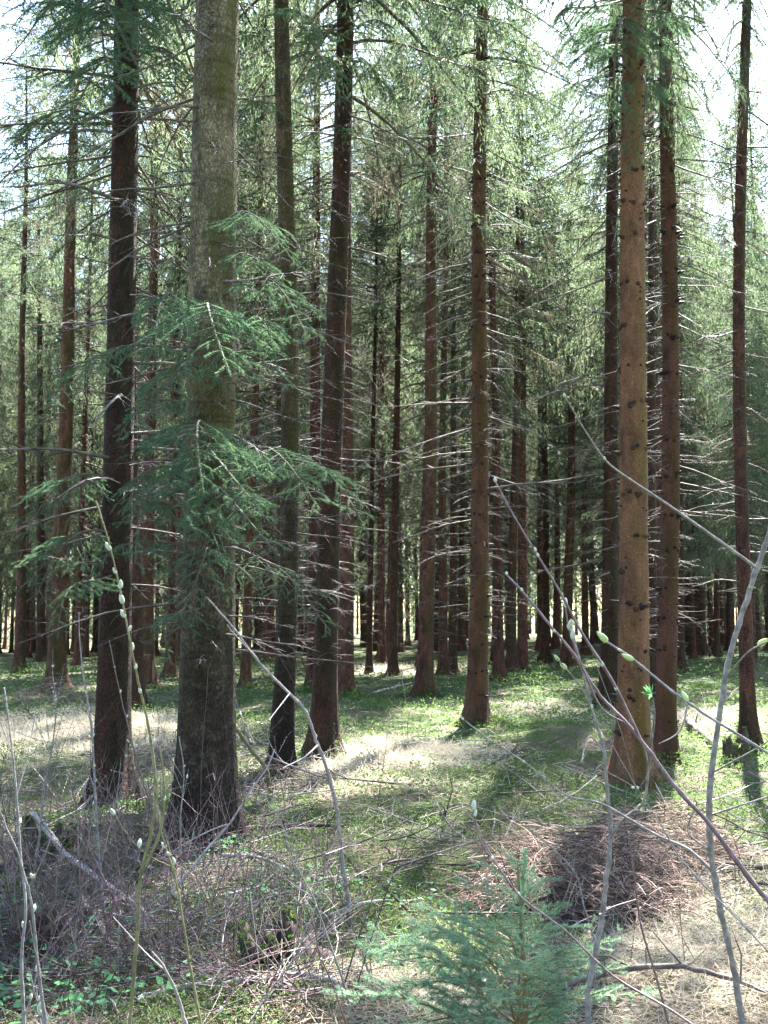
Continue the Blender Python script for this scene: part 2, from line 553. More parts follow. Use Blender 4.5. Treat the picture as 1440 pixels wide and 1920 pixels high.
def dead_branch_mb(mb, rng, L, base=(0, 0, 0), az=0.0, droop=0.25, r=0.012, twigs=5, sides=4, mat=0, dip=0.0):
    base = np.asarray(base, float)
    dh = np.array([math.cos(az), math.sin(az), 0])
    sd = np.array([-dh[1], dh[0], 0])
    s = np.linspace(0, 1, 7)
    b1, b2 = rng.normal() * 0.07, rng.normal() * 0.018
    e0 = rng.uniform(-0.14, 0.1) - dip

    def P(s):
        s = np.atleast_1d(s)[:, None]
        return base + dh * (L * s) + sd * (L * (b1 * s * s + b2 * np.sin(s * 5))) + np.array([0, 0, 1.0]) * L * (e0 * s - droop * s ** 2 + 0.012 * np.sin(7 * s + b1 * 30))
    mb.tube(P(s), r * (1 - s) ** 0.8 + r * 0.22, sides, mat)
    for _ in range(twigs):
        s0 = rng.uniform(0.25, 0.92)
        p = P(s0)[0]
        a = rng.choice([-1, 1]) * rng.uniform(0.4, 1.1)
        l = L * rng.uniform(0.08, 0.32) * (1.15 - s0)
        d = dh * math.cos(a) + sd * math.sin(a) + np.array([0, 0, rng.uniform(-0.6, 0.3)])
        q = [p, p + d * l * 0.5 + rng.normal(size=3) * l * 0.06, p + d * l + np.array([0, 0, -0.15 * l])]
        mb.tube(q, np.array([0.45, 0.32, 0.15]) * r, 3, mat)


def dead_branch_mesh(seed, twigs):
    rng = np.random.default_rng(seed)
    mb = MB()
    dead_branch_mb(mb, rng, 1.0, r=0.0085, droop=rng.uniform(-0.04, 0.18), twigs=twigs)
    return mb.mesh('dead_branch', [M['dead']])


def branchwork_mesh(name, seed, z0, z1, r0, Lmin=0.25, Lmax=1.3, per=4, dz=0.42, sides=3, twigs=3, axis=None, r=0.008, keep=0.85):
    """whorls of dead, bare lower branches"""
    rng = np.random.default_rng(seed)
    mb = MB()
    z = z0
    while z < z1:
        t = (z - z0) / (z1 - z0)
        for _ in range(rng.integers(max(1, per - 2), per + 2)):
            if rng.random() > keep:
                continue
            L = rng.uniform(Lmin, Lmin + (Lmax - Lmin) * (0.35 + 0.65 * t))
            if rng.random() < 0.25:
                L *= 0.4
            az = rng.random() * 6.28
            c = np.array([0, 0, z]) if axis is None else axis(z)
            c = c + np.array([math.cos(az), math.sin(az), 0]) * r0 * 0.7 + np.array([0, 0, rng.normal() * 0.04])
            dead_branch_mb(mb, rng, L, c, az, rng.uniform(-0.05, 0.2), r * (0.6 + 0.4 * L), twigs if L > 0.4 else 1, sides, dip=0.38 * t)
        z += rng.uniform(0.7, 1.3) * dz
    return mb.mesh(name, [M['dead']])


def bough_mesh(seed, L=1.8, width=0.55, needle=(0.019, 0.0026), per_m=620, droop=0.9, step=1.0, limb=0.013):
    """a live bough along +X: limb, side twigs, hanging twiglets, every needle"""
    rng = np.random.default_rng(seed)
    mb = MB()
    ax = np.array([1.0, 0, 0])
    bx, by = rng.normal() * 0.05, rng.normal() * 0.07

    def P(s):
        s = np.atleast_1d(s)[:, None]
        return ax * (L * s) + np.array([0, 1.0, 0]) * L * (by * np.sin(3.2 * s)) + np.array([0, 0, 1.0]) * L * (0.16 * np.sin(PI * np.minimum(s, 1.0)) + bx * np.sin(6 * s))
    s = np.linspace(0, 1, 12)
    mb.tube(P(s), limb * (1 - s) ** 0.9 + 0.0022 * limb / 0.013 + 0.0006, 5, 1)
    paths = [(P(np.linspace(0.45, 1.0, 7)))]
    s0 = 0.16
    sgn = 1
    while s0 < 0.99:
        l = width * L * 0.55 * (1.1 - s0 * 0.85) * rng.uniform(0.6, 1.2)
        a = sgn * rng.uniform(0.7, 1.1)
        d = np.array([math.cos(a), math.sin(a), 0])
        p = P(s0)[0]
        u = np.linspace(0, 1, 6)[:, None]
        q = p + d * l * (u - 0.12 * u * u) + np.array([0, 0, -1.0]) * l * droop * rng.uniform(0.3, 0.8) * (0.2 * u + 0.8 * u * u) + rng.normal(size=3) * 0.02 * u
        mb.tube(q, (0.0042 * (1 - u[:, 0]) + 0.0014) * (limb / 0.012) ** 0.5, 4, 1)
        paths.append(q)
        # twiglets off the side twig
        for kk in range(int(l / (0.075 * step)) + 1):
            w0 = rng.uniform(0.15, 0.98)
            pp = q[0] * 0 + np.array([np.interp(w0, u[:, 0], q[:, i]) for i in range(3)])
            a2 = a + rng.choice([-1, 1]) * rng.uniform(0.5, 1.0)
            l2 = l * rng.uniform(0.2, 0.48) * (1.15 - w0 * 0.6)
            d2 = np.array([math.cos(a2), math.sin(a2), -rng.uniform(0.1, 0.9) * droop])
            u2 = np.linspace(0, 1, 4)[:, None]
            q2 = pp + d2 * l2 * u2 + np.array([0, 0, -1.0]) * l2 * 0.3 * droop * u2 * u2
            mb.tube(q2, [0.0016, 0.0014, 0.001, 0.0008], 3, 1, cap=False)
            paths.append(q2)
        s0 += rng.uniform(0.018, 0.034) * step
        sgn = -sgn
    C, A = [], []
    for q in paths:
        seg = np.linalg.norm(np.diff(q, axis=0), axis=1)
        Ltot = seg.sum()
        n = int(Ltot * per_m)
        if n < 2:
            continue
        cum = np.concatenate([[0], np.cumsum(seg)])
        w = rng.uniform(0, Ltot, n)
        c = np.stack([np.interp(w, cum, q[:, i]) for i in range(3)], -1)
        T = (q[-1] - q[0]) / (np.linalg.norm(q[-1] - q[0]) + 1e-9)
        rad = rng.normal(size=(n, 3))
        rad -= (rad @ T)[:, None] * T
        rad /= np.linalg.norm(rad, axis=1)[:, None] + 1e-9
        rad[:, 2] += 0.25
        a = rad * 0.75 + T * 0.75
        a /= np.linalg.norm(a, axis=1)[:, None]
        C.append(c + a * needle[0] * 0.5)
        A.append(a)
    C = np.concatenate(C)
    A = np.concatenate(A)
    mb.leaves(C, A, needle[0] * rng.uniform(0.75, 1.2, len(C)), needle[1], 0, rng)
    return mb


def frame_to(p, q, L0, roll=0.0):
    """matrix that carries the X axis of a mesh of length L0 from p to q"""
    p, q = Vector(p), Vector(q)
    d = q - p
    s = d.length / L0
    x = d.normalized()
    y = Vector((0, 0, 1)).cross(x)
    if y.length < 1e-3:
        y = Vector((0, 1, 0))
    y.normalize()
    z = x.cross(y)
    m = Matrix((x, y, z)).transposed().to_4x4()
    m = Matrix.Translation(p) @ m @ Matrix.Rotation(roll, 4, 'X') @ Matrix.Scale(s, 4)
    return m


CROWNS = [crown_mesh('spruce_crown_far', 100 + i, H=13.5 + i % 3, R=2.8 + 0.25 * (i % 4), dens=1.2, leaf=(0.12, 0.027), hang=1.25) for i in range(6)]
NEAR_CROWNS = [crown_mesh('spruce_crown_near', 200 + i, H=14.0, R=2.8 + 0.25 * i, dens=2.1, leaf=(0.09, 0.017), thin_bottom=0.35, hang=1.3) for i in range(3)]
DEAD = [dead_branch_mesh(300 + i, 8 + 3 * (i % 5)) for i in range(10)]
BOUGH_MB = [bough_mesh(400 + i, 1.8, 0.44 + 0.05 * i, per_m=900, step=1.5, limb=0.012, droop=0.6) for i in range(5)]
BOUGHS = [b.mesh('live_bough', [M['bough'], M['twigwood']], smooth=False) for b in BOUGH_MB]


# ------------------------------------------------------------------ ground
def build_ground():
    xs = np.unique(np.concatenate([np.linspace(-420, -40, 20), np.linspace(-40, -9, 40), np.linspace(-9, 9, 151), np.linspace(9, 40, 40), np.linspace(40, 420, 20)]))
    ys = np.unique(np.concatenate([np.linspace(-200, -6, 14), np.linspace(-6, 1.5, 10), np.linspace(1.5, 22, 190), np.linspace(22, 60, 60), np.linspace(60, 500, 30)]))
    X, Y = np.meshgrid(xs, ys)
    Z = gz(X, Y)
    fine = 0.032 * np.sin(9.3 * X + 2 * np.sin(3 * Y)) * np.sin(8.1 * Y + 1.7 * np.sin(4 * X)) + 0.012 * np.sin(17 * X + 5 * Y) * np.sin(13 * Y - 6 * X)
    Z = Z + fine * np.clip(1.4 - Y / 22, 0, 1) * (np.abs(X) < 12)
    V = np.stack([X, Y, Z], -1).reshape(-1, 3)
    ny, nx = X.shape
    i = np.arange(ny - 1)[:, None] * nx
    j = np.arange(nx - 1)[None, :]
    Fc = np.stack([i + j, i + j + 1, i + nx + j + 1, i + nx + j], -1).reshape(-1, 4)
    mb = MB()
    mb.add(V, Fc)
    o = ob('ground', mb.mesh('ground', [M['ground']]))
    o['kind'] = 'structure'


build_ground()

# ------------------------------------------------------------------ sun and sky
SUN_AZ, SUN_EL = math.radians(20.0), math.radians(54.0)
to_sun = Vector((math.sin(SUN_AZ) * math.cos(SUN_EL), math.cos(SUN_AZ) * math.cos(SUN_EL), math.sin(SUN_EL)))

# openings in the canopy through which the sun reaches the floor: (centre pixel, half-width of the shaft in metres)
SUNNY = [(690, 1440, 1.1), (740, 1425, 1.1), (810, 1405, 1.0), (1010, 1332, 1.3), (1320, 1640, 1.0), (1380, 1740, 1.0), (1420, 1620, 1.1), (1300, 1830, 0.9),
         (40, 1375, 1.3), (130, 1370, 1.3), (250, 1365, 1.3), (320, 1380, 1.2), (745, 1255, 1.5), (1300, 1360, 1.2), (1400, 1330, 1.3), (1180, 1890, 0.7)]
TRACKS = [(ground_at(a, b), c) for a, b, c in SUNNY]


def shaft_gap(x, y, z0=6.0, z1=23.0, tracks=None):
    """how far a tree standing at x, y clears the nearest sun shaft (metres, less the shaft's half-width)"""
    best = 9.0
    hz = Vector((to_sun.x, to_sun.y)) / to_sun.z
    for g, hw in tracks or TRACKS:
        a = Vector((g.x, g.y)) + hz * z0
        b = Vector((g.x, g.y)) + hz * z1
        ab = b - a
        t = min(1, max(0, (Vector((x, y)) - a).dot(ab) / ab.dot(ab)))
        best = min(best, (Vector((x, y)) - a - ab * t).length - hw)
    return best


# ------------------------------------------------------------------ the spruces one can name
used_px = []


def place(mesh, name, parent, m):
    return ob(name, mesh, parent, mat=m)


def spruce(label, base, top, w_px, crown_py=None, H=24.0, grey=False, knots=0, dead=None, boughs=(), near=True, tint=(1, 1, 1), seed=0,
           crown_scale=1.0, mid=None, group=None, work=None, depth=None, flare=0.75):
    """base, top: pixels the axis passes at the ground and higher up; w_px: width of the trunk a metre up"""
    g = ground_at(*base) if depth is None else None
    if g is None:
        p = at(base[0], 1170, depth)
        g = Vector((p.x, depth, float(gz(p.x, depth))))
    D = g.y
    tp = at(top[0], top[1], D)
    lean = ((tp.x - g.x) / (tp.z - g.z), 0.0)
    r0 = w_px / F * D / 2 * 0.93
    root = thing('spruce_tree', g, label, 'tree', group)
    me, axis, radius = trunk_mesh('spruce_trunk', r0, H, lean, seed + 11, M['bark_grey' if grey else ('bark_smooth' if knots else 'bark')], knots=knots, zmax=min(12, 0.62 * D + 2), flare=flare)
    t = ob('trunk', me, root)
    t.color = (tint[0] * 0.85, tint[1] * 0.85, tint[2] * 0.87, 1)
    rnd = random.Random(seed)
    zc = (at(720, crown_py, D).z - g.z) if crown_py is not None else 0.66 * D + 1.5
    zc = max(5.0, zc)
    cm = (NEAR_CROWNS if near else CROWNS)[seed % (3 if near else 6)]
    a = axis(zc)
    s = min(crown_scale, max(0.9, (shaft_gap(g.x, g.y, zc) + 1.3) / 2.2))
    ob('crown', cm, root, mat=Matrix.Translation(a) @ Matrix.Rotation(rnd.random() * 6.28, 4, 'Z') @ Matrix.Diagonal((s, s, max(0.6, (H - zc) / 14.0), 1)))
    if dead:
        z0, z1, n, l0, l1 = dead
        for i in range(n):
            z = z0 + (z1 - z0) * (i + rnd.random()) / n
            az = rnd.random() * 6.28
            L = rnd.uniform(l0, l1) * (0.6 if rnd.random() < 0.3 else 1)
            p = Vector(axis(z)) + Vector((math.cos(az), math.sin(az), 0)) * radius(z) * 0.85
            m = Matrix.Translation(p) @ Matrix.Rotation(az, 4, 'Z') @ Matrix.Rotation(rnd.uniform(-0.1, 0.14) + 0.4 * (z - z0) / (z1 - z0), 4, 'Y') @ Matrix.Rotation(rnd.uniform(-0.6, 0.6), 4, 'X') @ Matrix.Scale(L, 4)
            ob('dead_branch', DEAD[rnd.randrange(10)], root, mat=m)
    if work:
        z0, z1, per, l0, l1 = work
        o = ob('branchwork', branchwork_mesh('branchwork', seed + 5, z0, z1, r0, l0, l1 * 1.2, per + 5, axis=axis, r=0.0062, twigs=8, dz=0.3), root)
        o['kind'] = 'stuff'
    inv = Matrix.Translation(-g)
    for k, (ry, tx, ty, td) in enumerate(boughs):
        z = at(720, ry, D).z - g.z
        p = Vector(axis(z)) + g
        q = at(tx, ty, td)
        v = (q - p)
        p = p + Vector((v.x, v.y, 0)).normalized() * radius(z) * 0.8
        ob('live_bough', BOUGHS[(k + seed) % 5], root, mat=inv @ frame_to(p, q, 1.8, rnd.uniform(-0.3, 0.3)))
    if D < 26:
        rg = np.random.default_rng(seed + 70)
        m_ = 1500
        ang = rg.random(m_) * 6.28
        q_ = rg.random(m_)
        k_ = 1 + 0.5 * np.sin(3 * ang + seed) + 0.3 * np.sin(5 * ang)
        rr = r0 * (1.15 + 1.5 * q_ * np.clip(k_, 0.3, 2))
        zz = np.clip(0.3 * np.clip(k_, 0.2, 2) * (1 - q_) ** 2.5 * rg.random(m_), 0, 0.5)
        X, Y = rr * np.cos(ang), rr * np.sin(ang)
        zg = gz(X + g.x, Y + g.y) - g.z
        mb = MB()
        mb.leaves(np.stack([X, Y, zg + zz + 0.02], -1), rg.normal(size=(m_, 3)) + np.array([0, 0, 0.5]), 0.03 * rg.uniform(0.6, 1.5, m_) * D / 9, 0.012 * D / 9, 0, rg)
        ob('moss_skirt', mb.mesh('moss_skirt', [M['moss']], smooth=False), root)
    used_px.append((base[0], w_px, D))
    return root, g, axis, radius


TREES = []
# the great grey-barked spruce at the left with its living lower boughs
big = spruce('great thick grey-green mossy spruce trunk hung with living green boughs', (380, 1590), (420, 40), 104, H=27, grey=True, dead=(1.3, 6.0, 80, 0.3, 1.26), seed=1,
             tint=(1.3, 1.28, 1.15), crown_py=-700, flare=0.6,
             boughs=[(660, 140, 750, 6.3), (600, 290, 660, 5.9), (570, 580, 630, 6.2), (630, 430, 700, 5.7), (690, 560, 740, 6.2),
                     (870, 690, 1010, 6.1), (880, 490, 960, 5.6), (900, 600, 950, 5.9), (900, 230, 960, 6.2), (930, 360, 1000, 5.8),
                     (1020, 160, 1100, 6.4), (1000, 420, 1060, 6.0), (1080, 620, 1180, 6.4), (430, 560, 500, 6.5), (1140, 320, 1250, 6.3), (760, 220, 830, 6.4),
                     (500, 560, 570, 6.6), (720, 250, 810, 6.0), (840, 380, 920, 5.7), (960, 250, 1060, 6.0), (640, 520, 700, 5.9), (950, 520, 1040, 5.8), (1050, 340, 1150, 6.1)])
spruce('dark spruce left of the great grey trunk with long bare branches reaching left', (207, 1510), (234, 120), 62, H=25, dead=(1.9000000000000001, 7.4, 59, 0.7, 1.95), seed=2,
       tint=(0.45, 0.38, 0.4), crown_py=-160,
       boughs=[(200, 60, 150, 8.4), (120, 330, 180, 8.2), (60, 210, 190, 7.6), (30, 120, 90, 8.0), (-20, 300, 60, 8.1), (60, 400, 120, 8.4), (-60, 180, 60, 7.8),
               (240, 10, 300, 8.2), (-30, 100, 30, 7.8), (40, 30, 60, 8.4), (20, 270, 150, 7.4), (150, 120, 230, 8.0), (1000, 60, 1130, 8.2), (1060, 20, 1080, 8.6), (1080, 110, 1200, 8.0), (-80, 40, 20, 8.0), (700, 90, 760, 8.2), (900, 40, 1010, 8.2)])
spruce('slim grey spruce just right of the great mossy trunk', (526, 1455), (545, 20), 40, H=23, grey=True, dead=(1.7, 7.6, 52, 0.4, 1.26), seed=3, tint=(0.8, 0.72, 0.66), crown_py=-40,
       work=(1.5, 7, 3, 0.2, 0.7), boughs=[(120, 640, 190, 10.0), (60, 600, 90, 9.8), (200, 480, 260, 10.0)])
spruce('brown spruce right of the slim grey one with many thin pale side twigs', (606, 1425), (640, 60), 46, H=25, dead=(1.5000000000000002, 8, 63, 0.4, 1.49), seed=4, tint=(0.6, 0.48, 0.48), crown_py=150, boughs=[(120, 720, 190, 11.6), (40, 560, 110, 11.6), (60, 740, 100, 11.2), (240, 570, 320, 11.8), (-20, 660, 60, 11.0), (230, 690, 330, 11.8), (60, 620, 150, 11.0), (-40, 760, 40, 11.6), (150, 760, 230, 11.8), (0, 530, 40, 11.8), (-60, 580, 20, 11.2)],
       work=(1.2, 8, 5, 0.2, 0.9))
spruce('reddish spruce close behind the brown twiggy trunk, its right edge lined with lit stubs', (646, 1305), (652, 300), 32, H=24, dead=(1.3, 10, 70, 0.3, 1.15), seed=5, tint=(1.05, 0.8, 0.75), crown_py=330, crown_scale=0.8,
       work=(1, 10, 4, 0.2, 0.6))
spruce('red-brown spruce with spreading root foot beyond the long sunlit patch', (795, 1310), (808, 480), 30, H=23, dead=(1.3, 10, 52, 0.4, 1.61), seed=6, tint=(1.0, 0.75, 0.75), crown_py=430, crown_scale=1.0, near=True,
       work=(1, 11, 4, 0.2, 1.2), flare=0.8)
spruce('straight slender spruce in the middle with ringed branch scars and mossy foot', (893, 1362), (908, 20), 38, H=23, knots=1, dead=(1.8, 10, 70, 0.6, 2.18), seed=7, tint=(0.74, 0.56, 0.46), crown_py=180, crown_scale=0.8, boughs=[(100, 790, 150, 15.4), (60, 990, 140, 15.6), (20, 820, 50, 15.0), (180, 800, 260, 15.6), (40, 780, 80, 16.0), (0, 860, 110, 15.0), (90, 1000, 210, 16.0), (-20, 960, 60, 15.4)],
       work=(1.5, 10.5, 3, 0.2, 1.5), flare=0.75)
spruce('stout orange-brown spruce at right dotted with rings of dark knots', (1186, 1475), (1196, 40), 58, H=26, knots=1, dead=(1.8, 7.5, 28, 0.15, 0.80), seed=8, tint=(1.4, 1.08, 0.84), crown_py=-120, crown_scale=0.42,
       boughs=[(150, 1190, 310, 9.4), (60, 1150, 200, 9.0), (0, 1080, 90, 9.2), (-60, 1020, 40, 9.4), (90, 1120, 150, 9.8), (30, 1060, 120, 10.2), (-90, 1070, 10, 9.0), (60, 1290, 190, 9.8), (20, 1270, 120, 9.4), (-80, 1120, 20, 8.8), (-60, 1250, 40, 9.0)])
spruce('dark spruce half behind the left edge of the stout orange-brown trunk', (1142, 1325), (1150, 200), 32, H=25, dead=(1.3, 12, 80, 0.7, 2.53), seed=9, tint=(0.48, 0.4, 0.36), crown_py=300, crown_scale=0.55, boughs=[(60, 1040, 130, 19), (20, 1060, 70, 18.6), (140, 1050, 220, 19.4), (100, 1090, 190, 18.4)],
       work=(1.2, 12, 5, 0.3, 1.6))
spruce('plain brown spruce just right of the stout orange-brown trunk', (1245, 1432), (1254, 30), 38, H=22, knots=1, dead=(1.5000000000000002, 8, 70, 0.3, 1.38), seed=10, tint=(0.72, 0.52, 0.5), crown_py=200, crown_scale=0.34,
       boughs=[(60, 1350, 120, 11.0), (0, 1300, 70, 10.6), (180, 1200, 250, 11.0), (120, 1330, 210, 12.0), (200, 1320, 290, 12.0), (0, 1370, 40, 11.6)],
       work=(1.5, 9, 3, 0.2, 0.8))
spruce('thin spruce near the right edge with a dark mossy foot in sunlight', (1404, 1395), (1403, 20), 27, H=22, dead=(1.8, 9, 38, 0.4, 1.49), seed=12, tint=(0.85, 0.68, 0.72), crown_py=120, crown_scale=0.24,
       boughs=[(40, 1350, 120, 13.4), (60, 1450, 150, 13.4), (110, 1360, 210, 13.2), (-10, 1420, 80, 12.8)],
       work=(2, 9, 2, 0.2, 0.7))
spruce('dark spruce peeping out behind the right side of the stout orange-brown trunk', (1222, 1300), (1222, 300), 20, H=19, dead=(1.3, 11, 42, 0.3, 1.03), seed=13, tint=(0.6, 0.5, 0.5), crown_py=150, near=False, crown_scale=0.4,
       work=(1, 11, 4, 0.2, 0.9))
spruce('straight dim spruce with twig rings between the middle and orange-brown spruces', (1064, 1235), (1066, 700), 19, H=22, seed=14, tint=(0.95, 0.75, 0.75), crown_py=720, near=False, work=(1, 12, 5, 0.3, 1.4))
spruce('narrow spruce close right of the middle scarred one, darker of two', (959, 1262), (967, 700), 19, H=23, seed=15, tint=(0.85, 0.66, 0.7), crown_py=650, crown_scale=1.1, near=False, work=(1, 12, 5, 0.3, 1.3))
spruce('left one of two spruces standing together left of the middle scarred trunk', (831, 1268), (834, 800), 17, H=22, seed=16, tint=(0.95, 0.7, 0.7), crown_py=640, crown_scale=0.6, near=False, work=(1, 12, 5, 0.3, 1.3))
spruce('right one of two spruces standing together left of the middle scarred trunk', (848, 1266), (849, 800), 15, H=22, seed=17, tint=(0.7, 0.55, 0.6), crown_py=600, crown_scale=0.6, near=False, work=(1, 12, 5, 0.3, 1.1))
spruce('thin spruce with flared foot in front of the far sunlit clearing', (737, 1268), (745, 700), 16, H=22, seed=18, tint=(0.8, 0.62, 0.62), crown_py=560, crown_scale=0.6, near=False, work=(1, 12, 5, 0.3, 1.2), flare=0.8)
spruce('very thin leaning spruce left of the far sunlit clearing', (692, 1262), (702, 700), 11, H=20, seed=19, tint=(0.65, 0.5, 0.5), crown_py=640, near=False, work=(1, 12, 4, 0.3, 1.0))
spruce('thick dim spruce far back at right beyond the plain brown spruce', (1308, 1228), (1304, 700), 32, H=25, seed=20, tint=(0.6, 0.45, 0.48), crown_py=880, near=False, work=(1, 7, 4, 0.3, 1.0))
spruce('thin grey far spruce, left of the pair beside the grey forked sapling', (1343, 1222), (1343, 800), 12, H=20, seed=21, tint=(0.9, 0.75, 0.8), crown_py=760, near=False, work=(1, 9, 4, 0.3, 0.9), crown_scale=0.8)
spruce('thin grey far spruce, right of the pair beside the grey forked sapling', (1368, 1220), (1367, 800), 11, H=19, seed=22, tint=(0.75, 0.65, 0.75), crown_py=800, near=False, work=(1, 9, 4, 0.3, 0.9), crown_scale=0.7)
spruce('leaning brown spruce at left with side-lit stubs and a heap of twigs at its foot', (105, 1292), (136, 300), 34, H=24, dead=(1.3, 11, 70, 0.3, 1.15), seed=23, tint=(1.05, 0.85, 0.75), crown_py=280,
       work=(1, 11, 4, 0.2, 0.9))
spruce('slender spruce nearest the left edge of the photo with pale side stubs', (36, 1262), (44, 600), 20, H=23, dead=(1.3, 11, 42, 0.3, 1.03), seed=24, tint=(0.95, 0.78, 0.78), crown_py=560, near=False,
       work=(1, 12, 4, 0.2, 0.9))
spruce('dim spruce between the left edge spruce and the leaning brown one', (78, 1240), (74, 600), 19, H=23, seed=25, tint=(0.7, 0.56, 0.6), crown_py=620, near=False, work=(1, 12, 5, 0.3, 0.9))
spruce('reddish spruce seen between the dark left spruce and the great grey trunk', (276, 1290), (290, 300), 27, H=24, dead=(1.3, 11, 52, 0.3, 1.15), seed=26, tint=(1.15, 0.85, 0.85), crown_py=260, near=False,
       work=(1, 12, 4, 0.2, 0.9))
spruce('dark red spruce peeping out behind the left edge of the brown twiggy trunk', (588, 1300), (592, 600), 26, H=23, seed=27, tint=(0.8, 0.55, 0.58), crown_py=600, crown_scale=0.55, near=False, work=(1, 11, 5, 0.3, 1.0))
spruce('shaded spruce standing hidden just right of the dark left spruce', (258, 1330), (252, 500), 24, H=23, seed=28, tint=(0.75, 0.55, 0.58), crown_py=420, near=False, work=(1, 10, 4, 0.3, 0.9))
spruce('thin dark spruce touching the left of the narrow one beside the middle trunk', (927, 1248), (926, 700), 12, H=21, seed=29, tint=(0.65, 0.55, 0.5), crown_py=640, near=False, work=(1, 12, 5, 0.3, 1.2))
spruce('thin brown spruce in the twig thicket left of the dark half-hidden one', (1098, 1228), (1097, 800), 13, H=21, seed=30, tint=(0.8, 0.62, 0.6), crown_py=720, near=False, work=(1, 12, 5, 0.3, 1.3))
spruce('dim far spruce left of the straight one with twig rings', (1022, 1232), (1022, 900), 14, H=20, seed=31, tint=(0.6, 0.5, 0.52), crown_py=820, near=False, work=(1, 9, 4, 0.3, 1.1))
spruce('dim thin spruce close right of the plain brown spruce at right', (1274, 1262), (1272, 700), 19, H=21, seed=32, tint=(0.65, 0.5, 0.52), crown_py=560, crown_scale=0.7, near=False, work=(1, 10, 5, 0.3, 1.0))

# ------------------------------------------------------------------ the deeper forest, tree by tree
FAR_TRUNKS = [trunk_mesh('far_spruce_trunk', 0.15 + 0.02 * (i % 3), 22, (0.004 * ((i % 5) - 2), 0), 700 + i, M['bark'], sides=12)[0] for i in range(5)]
FAR_WORK = [branchwork_mesh('far_branchwork', 720 + i, 1.2, 9.5, 0.12, 0.3, 1.8, 8, dz=0.3, r=0.010, twigs=4) for i in range(5)]
rnd = random.Random(21)
pts = []
hand = [(o.location.x, o.location.y) for o in bpy.data.objects if o.name.startswith('spruce_tree')]
tries = 0
while len(pts) < 162 and tries < 20000:
    tries += 1
    y = 21 + 61 * rnd.random() ** 0.8
    half = 0.41 * y + 3
    x = rnd.uniform(-half, half)
    px = 720 + x / y * F
    if px > 1270 and y < 44:
        continue
    if 660 < px < 1010 and y < 30:
        continue
    if min([(x - a) ** 2 + (y - b) ** 2 for a, b in pts + hand]) < 2.1 ** 2:
        continue
    # keep the named trunks free of neighbours drawn over them
    if any(abs(px - p) < w * 0.6 + 8 and y < d for p, w, d in used_px):
        continue
    if 985 < px < 1165 and y < 52 and rnd.random() < 0.75:
        continue
    if px < 430 and y < 48 and rnd.random() < 0.6:
        continue
    if (shaft_gap(x, y) < 0.0 and y < 36) or shaft_gap(x, y, tracks=TRACKS[14:15]) < 0.4 or shaft_gap(x, y, tracks=TRACKS[9:13]) < 0.5:
        continue
    pts.append((x, y))
extra = [(11.8, 33.0), (13.2, 36.5), (12.4, 41.0), (15.2, 40.0), (9.9, 39.5), (16.2, 45.0)]
pts += extra + [(7.2, 28.5), (4.6, 34.0), (3.1, 27.6)]  # last three trees added to cast shade on the bright ground band
pts.sort(key=lambda p: p[1])
far_things = []
for i, (x, y) in enumerate(pts):
    side = 'left' if x < -2.5 else ('right' if x > 6 else 'middle')
    if y < 40:
        lab = 'mid-distance spruce with bare twiggy lower trunk among its like behind the named trunks'
        lab = 'slender spruce in the second rank behind the front trunks, bare and twiggy below'
        grp = 'spruces of the second rank'
    else:
        lab = 'far thin spruce deep in the forest, one of the dim crowd at the back'
        grp = 'spruces deep in the forest'
    root = thing('spruce_tree', Vector((x, y, float(gz(x, y)))), lab, 'tree', grp)
    root.rotation_euler = (rnd.gauss(0, 0.014), rnd.gauss(0, 0.014), rnd.random() * 6.28)
    s = rnd.uniform(0.95, 1.3)
    t = ob('trunk', FAR_TRUNKS[i % 5], root)
    t.scale = (s * rnd.uniform(0.55, 1.15),) * 2 + (s,)
    k = rnd.uniform(0.65, 1.05)
    t.color = (k, k * rnd.uniform(0.72, 0.85), k * rnd.uniform(0.72, 0.85), 1)
    zc = rnd.uniform(6.0, 10.0) if y < 44 else rnd.uniform(3.5, 8.0)
    if (x, y) in extra:
        zc = rnd.uniform(3.0, 4.6)
        s *= 0.72
        t.scale = (s * 0.8,) * 2 + (s,)
    c = ob('crown', CROWNS[rnd.randrange(6)], root, loc=(0, 0, zc))
    cs = min(rnd.uniform(0.85, 1.2), max(0.8, (shaft_gap(x, y, zc) + 1.6) / 2.4))
    c.scale = (cs, cs, (22 * s - zc + 0.3) / 14.2)
    k = rnd.uniform(0.8, 1.25)
    c.color = (k * rnd.uniform(0.9, 1.15), k, k * rnd.uniform(0.85, 1.1), 1)
    w = ob('branchwork', FAR_WORK[rnd.randrange(5)], root)
    w.scale = (1, 1, (zc + 1.0) / 9.3)
    w['kind'] = 'stuff'
    far_things.append(root)


